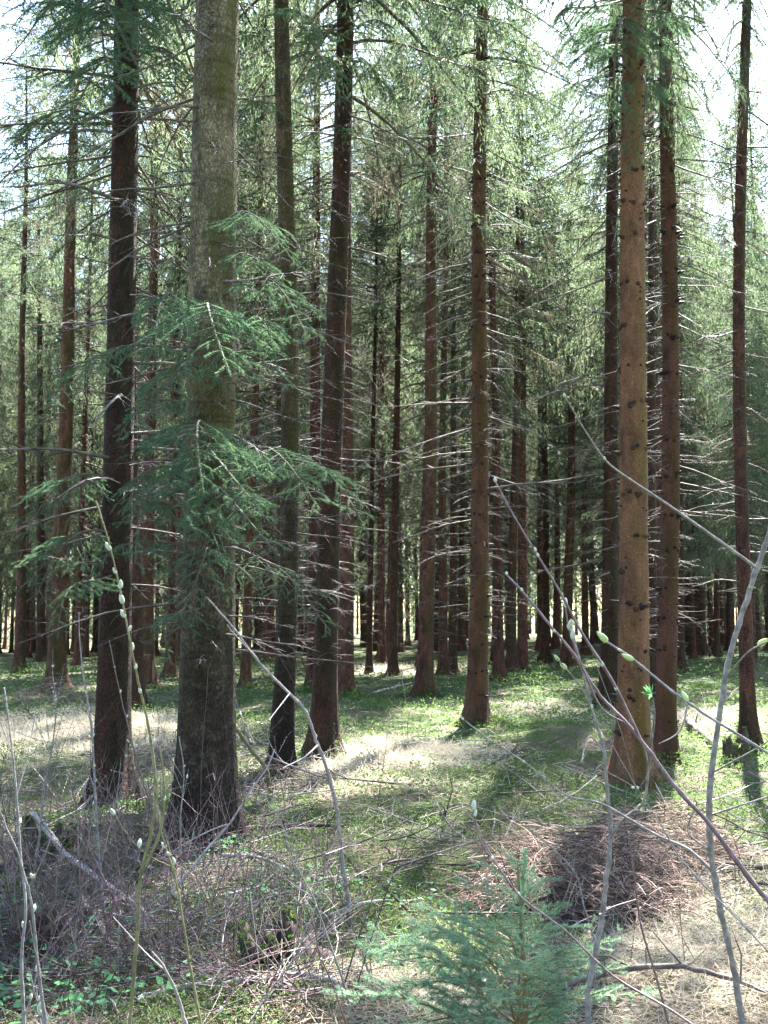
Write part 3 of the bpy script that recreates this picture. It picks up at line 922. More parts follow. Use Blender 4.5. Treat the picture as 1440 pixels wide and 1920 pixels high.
def far_wood():
    """the wood beyond: reads as one mass"""
    rng = np.random.default_rng(5)
    mb = MB()
    src = CROWNS[0]
    for k in range(250):
        y = rng.uniform(82, 150)
        x = rng.uniform(-0.62 * y, 0.62 * y)
        h = rng.uniform(22, 30) if k % 4 else rng.uniform(3, 8)
        zc = rng.uniform(0.3, 2.5) if k % 3 == 0 else rng.uniform(3, 6.5)
        g = float(gz(x, y))
        mb.tube([(x, y, g - 0.3), (x, y, g + h * 0.5), (x, y, g + h)], [rng.uniform(0.13, 0.22), 0.12, 0.02], 6, 1)
        n = 560
        t = rng.random(n) ** 1.3
        a = rng.random(n) * 6.28
        r = 2.5 * (1 - t) ** 0.8 * np.sqrt(rng.random(n))
        c = np.stack([x + r * np.cos(a), y + r * np.sin(a), g + zc + t * (h - zc) - 0.25 * r], -1)
        ax = np.stack([np.cos(a) * 0.5, np.sin(a) * 0.5, -0.9 * np.ones(n)], -1) + rng.normal(size=(n, 3)) * 0.3
        mb.leaves(c, ax, rng.uniform(0.35, 0.8, n), rng.uniform(0.12, 0.26, n), 0, rng)
    o = ob('far_wood', mb.mesh('far_wood', [M['needles'], M['bark']], smooth=False))
    tag(o, 'distant wood closing the view behind the last trunks', 'wood', kind='stuff')


far_wood()

# ------------------------------------------------------------------ ground cover
def cover():
    rng = np.random.default_rng(31)

    def scatter(n, y0, y1, power=1.0):
        # denser nearby
        u = rng.random(n)
        y = (y0 ** (-power) + u * (y1 ** (-power) - y0 ** (-power))) ** (-1 / power)
        x = rng.uniform(-1, 1, n) * (0.42 * y + 0.8)
        return x, y

    def patch(x, y, k=0.0):
        return (np.sin(0.9 * x + 1.1 * np.sin(0.7 * y + k)) * np.sin(0.8 * y + 1.3 * np.sin(0.6 * x + k)) + 0.5 * np.sin(2.9 * x + 1.7 * y + k) * np.sin(2.3 * y - 1.1 * x)
                + 0.35 * np.sin(6.1 * x + k) * np.sin(5.3 * y + 2 * x))
    SUN_STRAW = [(ground_at(a, b), r) for a, b, r in ((690, 1440, 0.8), (790, 1410, 0.7), (1350, 1640, 0.55), (1390, 1760, 0.5), (1290, 1850, 0.5), (1400, 1880, 0.5), (1010, 1335, 0.7), (100, 1375, 1.3), (280, 1370, 1.1),
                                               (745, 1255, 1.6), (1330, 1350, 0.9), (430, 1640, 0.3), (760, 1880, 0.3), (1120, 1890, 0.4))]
    # moss and bilberry: little upright leafy sprigs
    x, y = scatter(260000, 3.4, 45, 0.9)
    p = patch(x, y)
    keep = rng.random(len(x)) < np.clip(0.75 + 0.9 * p, 0.1, 1) * np.where(x < -1.2, np.where(y < 7.5, 0.6, 0.9), 1)
    # moss gives way to pale straw at the sun patches, brightening them by colour
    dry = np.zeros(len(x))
    for g_, r_ in SUN_STRAW:
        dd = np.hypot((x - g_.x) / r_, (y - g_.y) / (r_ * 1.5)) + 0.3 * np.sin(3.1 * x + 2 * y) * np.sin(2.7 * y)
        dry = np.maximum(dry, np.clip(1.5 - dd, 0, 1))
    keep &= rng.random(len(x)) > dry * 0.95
    x, y, p = x[keep], y[keep], p[keep]
    n = len(x)
    sc = np.clip(y / 9, 0.6, 3.2)
    h = rng.uniform(0.0, 0.11, n) * np.clip(0.6 + p, 0.25, 1.3) * np.clip(y / 9, 0.8, 2.6)
    c = np.stack([x, y, gz(x, y) + 0.012 + h], -1)
    a = rng.normal(size=(n, 3))
    a[:, 2] = np.abs(a[:, 2]) * 0.7
    mb = MB()
    mb.leaves(c, a, 0.026 * sc * rng.uniform(0.6, 1.4, n), 0.013 * sc * rng.uniform(0.6, 1.4, n), 0, rng)
    tag(ob('moss_cover', mb.mesh('moss_cover', [M['moss']], smooth=False)), 'moss and bilberry sprigs carpeting the forest floor', 'ground cover', kind='stuff')
    # dry grass blades
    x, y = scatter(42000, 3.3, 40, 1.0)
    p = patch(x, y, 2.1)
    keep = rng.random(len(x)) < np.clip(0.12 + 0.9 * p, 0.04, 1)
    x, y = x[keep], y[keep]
    for g_, r_ in SUN_STRAW:  # extra pale blades put at the sun patches to whiten the pools of light
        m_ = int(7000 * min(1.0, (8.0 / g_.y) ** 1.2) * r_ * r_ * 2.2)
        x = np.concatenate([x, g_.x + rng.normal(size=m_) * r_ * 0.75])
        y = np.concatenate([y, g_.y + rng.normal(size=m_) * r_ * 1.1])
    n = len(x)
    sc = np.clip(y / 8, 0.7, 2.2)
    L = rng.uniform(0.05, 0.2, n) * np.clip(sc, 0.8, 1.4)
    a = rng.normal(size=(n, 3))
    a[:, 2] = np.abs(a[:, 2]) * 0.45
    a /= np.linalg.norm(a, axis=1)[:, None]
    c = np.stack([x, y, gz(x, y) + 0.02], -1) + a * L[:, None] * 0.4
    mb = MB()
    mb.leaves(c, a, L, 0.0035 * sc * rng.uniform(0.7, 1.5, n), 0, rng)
    tag(ob('dry_grass', mb.mesh('dry_grass', [M['straw']], smooth=False)), 'pale dry grass blades lying over the forest floor, thickened to whiten the sun patches', 'grass', kind='stuff')
    # green herb leaves at the lower left
    mb = MB()
    C, A, Ls = [], [], []
    for px, py, r_, n in ((40, 1830, 0.45, 130), (120, 1800, 0.35, 70), (150, 1890, 0.4, 110), (30, 1740, 0.35, 60), (330, 1760, 0.3, 40), (400, 1620, 0.25, 90), (480, 1720, 0.35, 60), (560, 1700, 0.4, 60), (700, 1700, 0.5, 70), (260, 1900, 0.3, 60), (60, 1910, 0.4, 120), (830, 1830, 0.3, 30)):
        g = ground_at(px, py)
        a = rng.random(n) * 6.28
        r = r_ * np.sqrt(rng.random(n))
        X, Y = g.x + r * np.cos(a), g.y + r * np.sin(a)
        C.append(np.stack([X, Y, gz(X, Y) + rng.uniform(0.02, 0.17, n)], -1))
        Ls.append(rng.uniform(0.025, 0.06, n))
        aa = rng.normal(size=(n, 3))
        aa[:, 2] *= 0.35
        A.append(aa)
    C, A, Ls = np.concatenate(C), np.concatenate(A), np.concatenate(Ls)
    mb.leaves(C, A, Ls, Ls * 0.62, 0, rng, flat=0.6)
    tag(ob('herb_leaves', mb.mesh('herb_leaves', [M['herb']], smooth=False)), 'fresh green herb leaves sprouting through the brush', 'herbs', kind='stuff')
    # needles, cone scales, short twigs
    mb = MB()
    x, y = scatter(30000, 3.3, 22, 1.2)
    n = len(x)
    a = rng.normal(size=(n, 3))
    a[:, 2] *= 0.18
    a /= np.linalg.norm(a, axis=1)[:, None]
    L = rng.uniform(0.03, 0.16, n)
    c = np.stack([x, y, gz(x, y) + rng.uniform(0.01, 0.05, n)], -1)
    mb.leaves(c, a, L, 0.005, 0, rng)
    tag(ob('needle_litter', mb.mesh('needle_litter', [M['litter']], smooth=False)), 'brown needle and twig litter strewn over the ground', 'litter', kind='stuff')
    # thin tangled twigs: dense at the lower left
    mb = MB()

    def twig(p, d, L, r, mat):
        d = d / np.linalg.norm(d)
        k = 5
        s = np.linspace(0, 1, k)[:, None]
        b = rng.normal(size=3) * 0.12
        P = p + d * L * s + b * L * s * s
        mb.tube(P, r * (1 - 0.7 * s[:, 0]), 3, mat)
        if L > 0.35:
            for _ in range(rng.integers(1, 4)):
                w = rng.uniform(0.3, 0.9)
                q = p + d * L * w + b * L * w * w
                e = d + rng.normal(size=3) * 0.6
                e /= np.linalg.norm(e)
                l = L * rng.uniform(0.15, 0.4)
                mb.tube([q, q + e * l * 0.5 + rng.normal(size=3) * 0.02, q + e * l], [r * 0.55, r * 0.45, r * 0.25], 3, mat)
    for _ in range(1700):
        py = rng.uniform(1480, 1915)
        px = rng.uniform(-40, 640 - 0.3 * (1915 - py)) if rng.random() < 0.8 else rng.uniform(600, 1460)
        g = ground_at(px, py)
        if px > 640 and rng.random() < 0.4:
            continue
        d = rng.normal(size=3)
        d[2] = abs(d[2]) * (0.25 if rng.random() < 0.65 else 1.5)
        twig(np.array(g) + np.array([0, 0, rng.uniform(0, 0.12)]), d, rng.uniform(0.15, 0.75), rng.uniform(0.0016, 0.0045), int(rng.choice([0, 1, 1, 1, 2, 2, 2])))
    for _ in range(170):
        py = rng.uniform(1500, 1915)
        px = rng.uniform(-60, 560 - 0.5 * (1915 - py)) if rng.random() < 0.85 else rng.uniform(500, 760)
        g = ground_at(px, py)
        d = rng.normal(size=3) * 0.35
        d[2] = 1.0
        twig(np.array(g), d, rng.uniform(0.4, 1.15), rng.uniform(0.0018, 0.0042), int(rng.choice([0, 1, 1, 2, 2, 2, 2])))
    for _ in range(260):
        x, y = scatter(1, 6, 24)
        d = rng.normal(size=3)
        d[2] = abs(d[2]) * 0.15
        twig(np.array([x[0], y[0], float(gz(x[0], y[0])) + 0.03]), d, rng.uniform(0.3, 1.3), rng.uniform(0.004, 0.015), int(rng.integers(0, 2)))
    tag(ob('twig_litter', mb.mesh('twig_litter', [M['palewood'], M['dead'], M['purplestem']])), 'tangle of small bare twigs over the brushy ground', 'twigs', kind='stuff')


cover()


# ------------------------------------------------------------------ brush piles, stumps, logs
def brush_pile(px, py, rx, ry, h, n, label, seed, tint=(1, 1, 1)):
    rng = np.random.default_rng(seed)
    g = ground_at(px, py)
    mb = MB()
    for _ in range(n):
        a = rng.random() * 6.28
        r = math.sqrt(rng.random())
        zc = h * (1 - r * r) * (0.72 + 0.28 * math.sin(3 * a + seed) * math.sin(5.1 * r + 2 * a)) * rng.random() ** 0.5
        c = np.array([rx * r * math.cos(a), ry * r * math.sin(a), zc + 0.02])
        d = rng.normal(size=3)
        d[2] = d[2] * 0.3 - 0.12 * r
        d += np.array([math.cos(a), math.sin(a), 0]) * 0.5
        d /= np.linalg.norm(d)
        L = (rng.uniform(0.12, 0.4) if rng.random() < 0.7 else rng.uniform(0.4, 0.9)) * min(1.0, rx * 1.3)
        b = rng.normal(size=3) * 0.25 + np.array([0, 0, -0.35])
        s = np.linspace(-0.5, 0.5, 6)[:, None]
        P = c + d * L * s + b * L * s * s
        P[:, 2] = np.maximum(P[:, 2], 0.0)
        r0 = rng.uniform(0.0014, 0.0036)
        mb.tube(P, r0 * (1 - 0.6 * np.abs(s[:, 0])), 3, 0)
        for _k in range(rng.integers(1, 4)):
            w = rng.uniform(-0.4, 0.5)
            q = c + d * L * w + b * L * w * w
            e = d * 0.7 + rng.normal(size=3) * 0.5
            l = L * rng.uniform(0.15, 0.4)
            mb.tube([q, q + e * l + np.array([0, 0, -0.1 * l])], [r0 * 0.6, r0 * 0.3], 3, 0, cap=False)
    o = ob('brush_pile', mb.mesh('brush_pile', [M['brush']]), loc=g)
    o.color = (*tint, 1)
    tag(o, label, 'brush pile')


brush_pile(1105, 1690, 0.72, 0.55, 0.58, 1500, 'large dark domed heap of dead brown twigs behind the young green spruce', 51, (1.15, 0.96, 0.9))
brush_pile(1240, 1600, 0.55, 0.5, 0.45, 750, 'smaller pale brown heap of twigs against the foot of the orange-brown trunk', 52, (1.3, 1.1, 0.97))
brush_pile(110, 1318, 1.1, 0.7, 0.75, 420, 'straggling heap of twigs round the foot of the leaning brown spruce at left', 53, (1.3, 1.15, 1.1))
brush_pile(520, 1470, 0.7, 0.5, 0.25, 220, 'low scatter of twigs at the foot of the slim grey spruce', 54, (1.1, 1.0, 0.95))


def stump(px, py, r, h, label, seed, tilt=(0, 0, 0), moss=True, hollow=True):
    rng = np.random.default_rng(seed)
    g = ground_at(px, py)
    root = thing('tree_stump', g, label, 'stump')
    root.rotation_euler = tilt
    sides, mb = 26, MB()
    th = np.arange(sides) * 2 * PI / sides
    top = h * (1 + 0.25 * np.sin(2 * th + 1) + 0.12 * rng.normal(size=sides))
    rings = []
    for t, k in ((-0.2, 1.6), (0.0, 1.45), (0.2, 1.18), (0.5, 1.03), (0.8, 0.98), (1.0, 0.95), (1.0, 0.72), (0.75, 0.6), (0.35, 0.5)):
        rr = r * k * (1 + 0.16 * np.cos(5 * th + seed) * max(0, 1.1 - max(t, 0)) + 0.05 * rng.normal(size=sides))
        rings.append(np.stack([rr * np.cos(th), rr * np.sin(th), top * t], -1))
    V = np.concatenate(rings)
    n = len(rings)
    i = np.arange(n - 1)[:, None] * sides
    j = np.arange(sides)[None, :]
    k = (j + 1) % sides
    mb.add(V, np.stack([i + j, i + k, i + sides + k, i + sides + j], -1).reshape(-1, 4))
    c = np.vstack([rings[-1], [[0, 0, h * 0.3]]])
    mb.add(c, np.stack([np.arange(sides), (np.arange(sides) + 1) % sides, np.full(sides, sides)], -1))
    ob('stump_wood', mb.mesh('stump_wood', [M['rot']]), root)
    if moss:
        mb = MB()
        m = 5000
        a = rng.random(m) * 6.28
        u = rng.random(m)
        rim = rng.random(m) < 0.45
        idx = (a / (2 * PI) * sides).astype(int) % sides
        tt = np.where(rim, 1.0, 0.3 + 0.7 * u ** 0.6)
        rr = r * np.where(rim, rng.uniform(0.72, 1.0, m), 1.02 + 0.14 * (1 - tt))
        keep = np.sin(3 * a + seed) + 0.8 * np.sin(7 * a) + rng.normal(size=m) * 0.4 > -0.5
        c = np.stack([rr * np.cos(a), rr * np.sin(a), top[idx] * tt + rng.uniform(0, 0.012, m)], -1)[keep]
        ax = rng.normal(size=(len(c), 3))
        mb.leaves(c, ax, rng.uniform(0.012, 0.026, len(c)), 0.007, 0, rng)
        ob('moss_cap', mb.mesh('moss_cap', [M['moss']], smooth=False), root)
    return root


stump(92, 1612, 0.17, 0.2, 'rotten hollow dark stump with mossy rim among twigs at left', 61)
stump(525, 1815, 0.13, 0.2, 'small black rotten stump with green moss cap in the lower middle', 62, (0.35, -0.25, 0))
stump(1382, 1442, 0.14, 0.3, 'dark broken stump beside the mossy foot of the thin right edge spruce', 63)
stump(60, 1790, 0.11, 0.22, 'small splintered purple-brown stump low at the left edge', 64, (0.2, 0.3, 0), moss=False)


def log(name, pts, r, label, cat, mat, moss=0, seed=0, twigs=0):
    """pts: (px, py, height above ground)"""
    rng = np.random.default_rng(seed)
    P = []
    for px, py, h in pts:
        g = ground_at(px, py)
        P.append((g.x, g.y, g.z + h))
    P = np.array(P)
    t = np.linspace(0, 1, len(P))
    tt = np.linspace(0, 1, len(P) * 4)
    Q = np.stack([np.interp(tt, t, P[:, i]) for i in range(3)], -1)
    Q[1:-1] = (Q[:-2] + Q[1:-1] * 2 + Q[2:]) / 4
    Q += rng.normal(size=Q.shape) * r * 0.22
    o0 = Q[0].copy()
    mb = MB()
    R = r * (1 - 0.45 * tt) * (1 + 0.07 * rng.normal(size=len(tt)))
    mb.tube(Q - o0, R, 9, 0)
    for _ in range(twigs):
        k = rng.integers(1, len(Q) - 1)
        d = rng.normal(size=3)
        d[2] = abs(d[2])
        l = rng.uniform(0.1, 0.35)
        p = Q[k] - o0
        mb.tube([p, p + d * l * 0.4 + rng.normal(size=3) * 0.02, p + d * l * 0.7], [r * 0.35, r * 0.25, r * 0.1], 4, 0)
    o = ob(name, mb.mesh(name, [mat]), loc=o0)
    tag(o, label, cat)
    return o


log('fallen_branch', [(445, 1572, .06), (540, 1566, .08), (650, 1560, .05)], 0.022, 'straight black fallen branch lying right of the great grey trunk', 'branch', M['rot'], 0, 1, 4)
log('fallen_branch', [(255, 1905, .05), (330, 1880, .06), (430, 1868, .05), (560, 1858, .07), (640, 1866, .04)], 0.02, 'long pale fallen stick lying across the bottom of the picture', 'branch', M['palewood'], 0, 2, 3)
log('fallen_branch', [(415, 1640, .12), (480, 1645, .13), (540, 1662, .1)], 0.014, 'short whitish crooked stick lying in green herbs below the great trunk', 'branch', M['palewood'], 0, 3, 2)
log('fallen_branch', [(1000, 1880, .03), (1130, 1858, .08), (1250, 1850, .1), (1350, 1858, .07), (1450, 1885, .05)], 0.016, 'dark arched fallen branch at the lower right corner on sunlit ground', 'branch', M['dead'], 0, 4, 5)
log('fallen_branch', [(60, 1610, .3), (120, 1650, .16), (200, 1700, .12), (290, 1740, .05)], 0.022, 'purple-grey fallen limb sloping down right from the hollow stump', 'branch', M['palewood'], 0, 5, 4)
log('fallen_branch', [(130, 1700, .1), (180, 1760, .1), (230, 1830, .05)], 0.024, 'mossy dark limb lying behind the yellow-green stem at lower left', 'branch', M['dead'], 0, 6, 2)
log('fallen_branch', [(470, 1410, .1), (440, 1330, .25), (400, 1318, .3)], 0.018, 'thin dead limb leaning by the foot of the great trunk', 'branch', M['dead'], 0, 7, 3)
log('fallen_branch', [(700, 1302, .04), (750, 1290, .06), (780, 1282, .05)], 0.03, 'pale fallen branch on the sunlit ground before the red-brown spruce', 'branch', M['palewood'], 0, 8, 3)
log('fallen_branch', [(600, 1740, .05), (690, 1725, .1), (780, 1700, .04)], 0.012, 'thin grey stick lying on moss left of the young green spruce', 'branch', M['palewood'], 0, 9, 3)
log('fallen_branch', [(950, 1900, .04), (985, 1860, .12), (1010, 1830, .2)], 0.02, 'purple-grey broken stick propped up in the lower right brush', 'branch', M['purplestem'], 0, 10, 2)
log('fallen_branch', [(1290, 1360, .06), (1330, 1395, .08), (1370, 1420, .06)], 0.05, 'thick dark fallen limb in sunlight left of the right edge spruce foot', 'branch', M['dead'], 0, 11, 2)


# ------------------------------------------------------------------ foreground saplings, traced in depth
def ellipsoid(mb, L, r, mat=0, tipk=1.0):
    s = np.linspace(0, 1, 7)
    prof = np.sin(PI * s ** tipk) ** 0.75 * r
    P = np.stack([L * s, 0 * s, 0 * s], -1)
    mb.tube(P, prof + 1e-4, 7, mat)


mb = MB(); ellipsoid(mb, 0.023, 0.0054, 0, 0.85); CATKIN = mb.mesh('catkin', [M['catkin']])
mb = MB(); ellipsoid(mb, 0.03, 0.006, 0, 0.7); BUD = mb.mesh('leaf_bud', [M['bud']])
mb = MB(); ellipsoid(mb, 0.011, 0.0032, 0, 0.8); SMALLBUD = mb.mesh('small_bud', [M['catkin']])


def smooth_path(pts, m=7):
    P = np.array(pts, float)
    n = len(P)
    out = []
    for i in range(n - 1):
        p0, p1, p2, p3 = P[max(i - 1, 0)], P[i], P[i + 1], P[min(i + 2, n - 1)]
        for t in np.linspace(0, 1, m, endpoint=False):
            out.append(0.5 * ((2 * p1) + (-p0 + p2) * t + (2 * p0 - 5 * p1 + 4 * p2 - p3) * t * t + (-p0 + 3 * p1 - 3 * p2 + p3) * t ** 3))
    out.append(P[-1])
    return np.array(out)


def sapling(name, label, cat, pts, d0, d1, w0, w1, mat, side=(), buds=(), tobase=True, group=None, auto_buds=0, seed=0, auto_mesh=None, tint=(1, 1, 1), auto_side=0):
    """pts: pixels from the lowest to the tip; depth d0 -> d1; w0, w1 widths in pixels; side: [(pts, depth_at_tip, w0, w1)]"""
    rng = np.random.default_rng(900 + seed)
    n = len(pts)
    d0_in = d0
    W = [np.array(at(px, py, d0 + (d1 - d0) * i / (n - 1))) for i, (px, py) in enumerate(pts)]
    if tobase and pts[0][1] < 1890 and pts[0][0] < 1440 and pts[0][0] > 0:
        dg = ground_at(*pts[0]).y
        d0, d1 = dg, dg * d1 / d0
        W = [np.array(at(px, py, d0 + (d1 - d0) * i / (n - 1))) for i, (px, py) in enumerate(pts)]
    w0, w1 = w0 * 0.68, w1 * 0.68
    r0, r1 = w0 / F * d0 / 2, w1 / F * d1 / 2
    if tobase:
        d = W[0] - W[1]
        d[1] = 0.1 * d[1]
        d /= np.linalg.norm(d)
        b, ext = W[0].copy(), []
        for _ in range(60):
            d = d + np.array([0, 0, -0.06])
            d /= np.linalg.norm(d)
            b = b + d * 0.07
            ext.append(b.copy())
            if b[2] < float(gz(b[0], b[1])) - 0.03:
                break
        if len(ext) > 1 or b[2] < W[0][2]:
            W = ext[::-1][::3] + W
    P = smooth_path(W)
    base = P[0].copy()
    root = thing(name, Vector(base), label, cat, group)
    mb = MB()
    t = np.linspace(0, 1, len(P))
    rad = (r0 * (1 - t) + r1 * t) * (1 + 0.05 * rng.normal(size=len(P)))
    # nodes: slight swellings where the shoot changes direction
    nodes = rng.random(len(P)) < 0.3
    rad = rad * np.where(nodes, 1.14, 1.0)
    P = P + np.where(nodes[:, None], rng.normal(size=P.shape) * rad[:, None] * np.array([0.28, 0.1, 0.05]), 0)
    mb.tube(P - base, rad, 8, 0)
    allpaths = [P]
    s_ = ob('stem', mb.mesh('stem', [mat]), root)
    s_.color = (*tint, 1)
    for spts, sd, sw0, sw1 in side:
        q0 = at(*spts[0], d0)
        j = int(np.argmin(np.linalg.norm((P[:, [0, 2]] / P[:, [1]] - np.array([q0.x / q0.y, (q0.z - 1.6) / q0.y + 1.6 / 1e9])), axis=1))) if False else None
        # depth of the stem where the branch leaves it
        u = P[:, 0] / P[:, 1]
        v = (P[:, 2] - EYE) / P[:, 1]
        j = int(np.argmin((u - q0.x / q0.y) ** 2 + (v - (q0.z - EYE) / q0.y) ** 2))
        dd = P[j][1]
        sd = dd * min(1.0, sd / d0_in)
        m_ = len(spts)
        S = [P[j]] + [np.array(at(px, py, dd + (sd - dd) * i / (m_ - 1))) for i, (px, py) in enumerate(spts) if i > 0]
        Sp = smooth_path(S)
        mb = MB()
        tt = np.linspace(0, 1, len(Sp))
        mb.tube(Sp - base, 0.7 * (sw0 / F * dd / 2 * (1 - tt) + sw1 / F * sd / 2 * tt), 6, 0)
        o = ob('side_branch', mb.mesh('side_branch', [mat]), root)
        o.color = (*tint, 1)
        allpaths.append(Sp)
    for _ in range(auto_side):
        j = rng.integers(len(P) // 3, len(P) - 2)
        T = P[j + 1] - P[j]
        T /= np.linalg.norm(T)
        e = T + rng.normal(size=3) * 0.45
        e /= np.linalg.norm(e)
        l = rng.uniform(0.08, 0.28)
        S = np.array([P[j], P[j] + e * l * 0.5 + rng.normal(size=3) * 0.008, P[j] + e * l + T * l * 0.2])
        Sp = smooth_path(S, 4)
        mb = MB()
        mb.tube(Sp - base, np.linspace(rad[j] * 0.6, 0.0011, len(Sp)), 5, 0)
        o = ob('side_branch', mb.mesh('side_branch', [mat]), root)
        o.color = (*tint, 1)
        allpaths.append(Sp)
    for (px, py, kind, k) in buds:
        u0 = ray(px, py)
        best = None
        for Q in allpaths:
            e = (Q[:, 0] / Q[:, 1] - u0.x / u0.y) ** 2 + ((Q[:, 2] - EYE) / Q[:, 1] - u0.z / u0.y) ** 2
            j = int(np.argmin(e))
            if best is None or e[j] < best[0]:
                best = (e[j], Q, j)
        _, Q, j = best
        T = Q[min(j + 1, len(Q) - 1)] - Q[max(j - 1, 0)]
        T /= np.linalg.norm(T)
        d = Vector(T) + Vector((rng.normal() * 0.35, rng.normal() * 0.2, 0.25))
        me, nm = {'c': (CATKIN, 'catkin'), 'b': (BUD, 'leaf_bud'), 's': (SMALLBUD, 'leaf_bud')}[kind]
        p = Vector(Q[j] - base)
        ob(nm, me, root, mat=frame_to(p, p + d.normalized() * k, 1.0))
    for _ in range(auto_buds):
        Q = allpaths[rng.integers(0, len(allpaths))]
        j = rng.integers(int(len(Q) * 0.3), len(Q) - 1)
        T = Q[j + 1] - Q[j]
        T /= np.linalg.norm(T) + 1e-9
        d = Vector(T * 0.9 + rng.normal(size=3) * 0.4 + np.array([0, 0, 0.2]))
        p = Vector(Q[j] - base)
        ob('catkin' if auto_mesh is CATKIN else 'leaf_bud', auto_mesh or SMALLBUD, root, mat=frame_to(p, p + d.normalized() * rng.uniform(0.7, 1.15), 1.0))
    return root


sapling('willow_sapling', 'tall smooth pale grey stem rising up the right side and forking at the top', 'sapling',
        [(1392, 1915), (1372, 1800), (1346, 1680), (1331, 1580), (1331, 1480), (1345, 1370), (1362, 1260), (1385, 1170), (1420, 1065), (1446, 990)], 2.7, 2.35, 19, 13, M['greystem'],
        side=[([(1420, 1062), (1340, 1008), (1250, 945), (1190, 905), (1140, 868), (1105, 820), (1060, 745)], 2.3, 9, 3),
              ([(1331, 1640), (1290, 1592), (1230, 1565), (1130, 1508), (1060, 1490), (985, 1430), (920, 1388), (870, 1350)], 2.9, 9, 3),
              ([(1333, 1452), (1380, 1425), (1425, 1400), (1445, 1385)], 2.4, 6, 3),
              ([(1268, 1585), (1290, 1560), (1305, 1510), (1303, 1500)], 2.6, 5, 3),
              ([(1362, 1270), (1400, 1225), (1446, 1200)], 2.3, 6, 4)],
        buds=[(1418, 1200, 'b', 1.25), (1427, 1120, 'b', 1.0), (1130, 870, 's', 1), (1060, 745, 's', 1), (870, 1350, 's', 1), (985, 1430, 's', 1)], seed=1)
sapling('willow_sapling', 'thick dark purple shoot slanting from the right edge up to the left', 'sapling',
        [(1470, 1730), (1400, 1640), (1330, 1545), (1270, 1480), (1215, 1405), (1170, 1350), (1125, 1305), (1078, 1230), (1030, 1170), (980, 1110), (950, 1078)], 2.0, 2.3, 19, 5, M['purplestem'],
        side=[([(1200, 1390), (1150, 1280), (1090, 1185), (1050, 1110), (1010, 1045), (965, 970), (930, 905)], 2.5, 9, 4),
              ([(1180, 1360), (1130, 1330), (1100, 1270), (1070, 1190), (1060, 1140)], 2.2, 6, 4)],
        buds=[(950, 1078, 's', 1), (980, 1112, 's', 1), (1045, 1190, 's', 1), (1060, 1140, 'c', 1), (1070, 1180, 'c', 1.1), (1085, 1200, 'c', 1), (1010, 1045, 's', 1), (1120, 1250, 'c', 0.9), (930, 905, 's', 1.2), (1150, 1300, 's', 1.2), (1000, 1040, 's', 1)], seed=2)
sapling('willow_sapling', 'grey twig with a plump green tip bud crossing in front of the orange-brown trunk', 'sapling',
        [(1500, 1440), (1440, 1412), (1380, 1375), (1320, 1338), (1250, 1288), (1190, 1238), (1140, 1205)], 1.9, 2.1, 10, 6, M['greystem'],
        side=[([(1290, 1320), (1275, 1370), (1235, 1395)], 2.2, 5, 3)],
        buds=[(1140, 1205, 'b', 1.2), (1190, 1240, 'b', 1.0), (1168, 1225, 's', 1), (1290, 1310, 'b', 0.9)], tobase=True, seed=3)
sapling('willow_sapling', 'bent grey stem standing left of the tall pale grey one, forked at mid height', 'sapling',
        [(1103, 1915), (1105, 1850), (1125, 1740), (1136, 1660), (1145, 1560), (1140, 1500), (1130, 1400), (1110, 1330), (1095, 1270), (1070, 1175)], 2.9, 2.7, 20, 6, M['greystem'],
        side=[([(1143, 1575), (1165, 1540), (1190, 1520), (1208, 1500), (1215, 1440), (1205, 1395), (1180, 1350)], 2.6, 10, 4),
              ([(1128, 1410), (1105, 1380), (1090, 1430)], 2.7, 5, 3), ([(1120, 1350), (1090, 1290), (1045, 1235)], 2.7, 5, 3)],
        buds=[(1130, 1390, 'c', 1.1), (1048, 1270, 'b', 1.0), (1050, 1240, 'b', 0.8), (1070, 1180, 'c', 1.0), (1140, 1530, 's', 1), (1150, 1320, 'c', .9)], seed=4)
sapling('willow_sapling', 'thin upright purple shoot in the lower right beside the bent grey stem', 'sapling',
        [(1255, 1925), (1230, 1830), (1203, 1740), (1190, 1650), (1182, 1590), (1178, 1560)], 2.9, 2.9, 9, 3, M['purplestem'], side=[([(1196, 1690), (1150, 1700), (1125, 1715)], 2.8, 4, 2)], seed=5, auto_buds=5)
sapling('willow_sapling', 'long thin reddish shoot slanting behind the young green spruce', 'sapling',
        [(1350, 1960), (1260, 1895), (1150, 1830), (1060, 1745), (975, 1680), (925, 1610), (890, 1540), (870, 1525)], 2.5, 3.0, 9, 3, M['purplestem'],
        side=[([(960, 1670), (930, 1620), (900, 1575), (888, 1520)], 2.9, 5, 3)],
        buds=[(888, 1520, 'c', 1.3), (893, 1535, 'c', 1), (925, 1615, 's', 1.3), (975, 1680, 's', 1.2), (870, 1525, 's', 1)], seed=6)
sapling('willow_sapling', 'yellow-green willow stem beaded with catkins at the left', 'sapling',
        [(243, 1925), (250, 1840), (258, 1740), (264, 1640), (284, 1560), (292, 1470), (280, 1370), (262, 1290), (245, 1210), (228, 1120), (205, 1020), (180, 940)], 2.6, 2.3, 12, 4, M['greenstem'],
        side=[([(262, 1640), (300, 1560), (308, 1480), (300, 1400)], 2.6, 9, 4)],
        buds=[(212, 1035, 'c', 1.1), (220, 1075, 'c', 0.8), (228, 1112, 'c', 1.1), (230, 1128, 'c', 1.2), (233, 1160, 'c', 1.1), (243, 1190, 'c', 0.8), (245, 1218, 'c', 1), (255, 1262, 'c', .8), (268, 1300, 'c', .8), (285, 1400, 'c', 0.8), (300, 1500, 'c', .7)], seed=7)
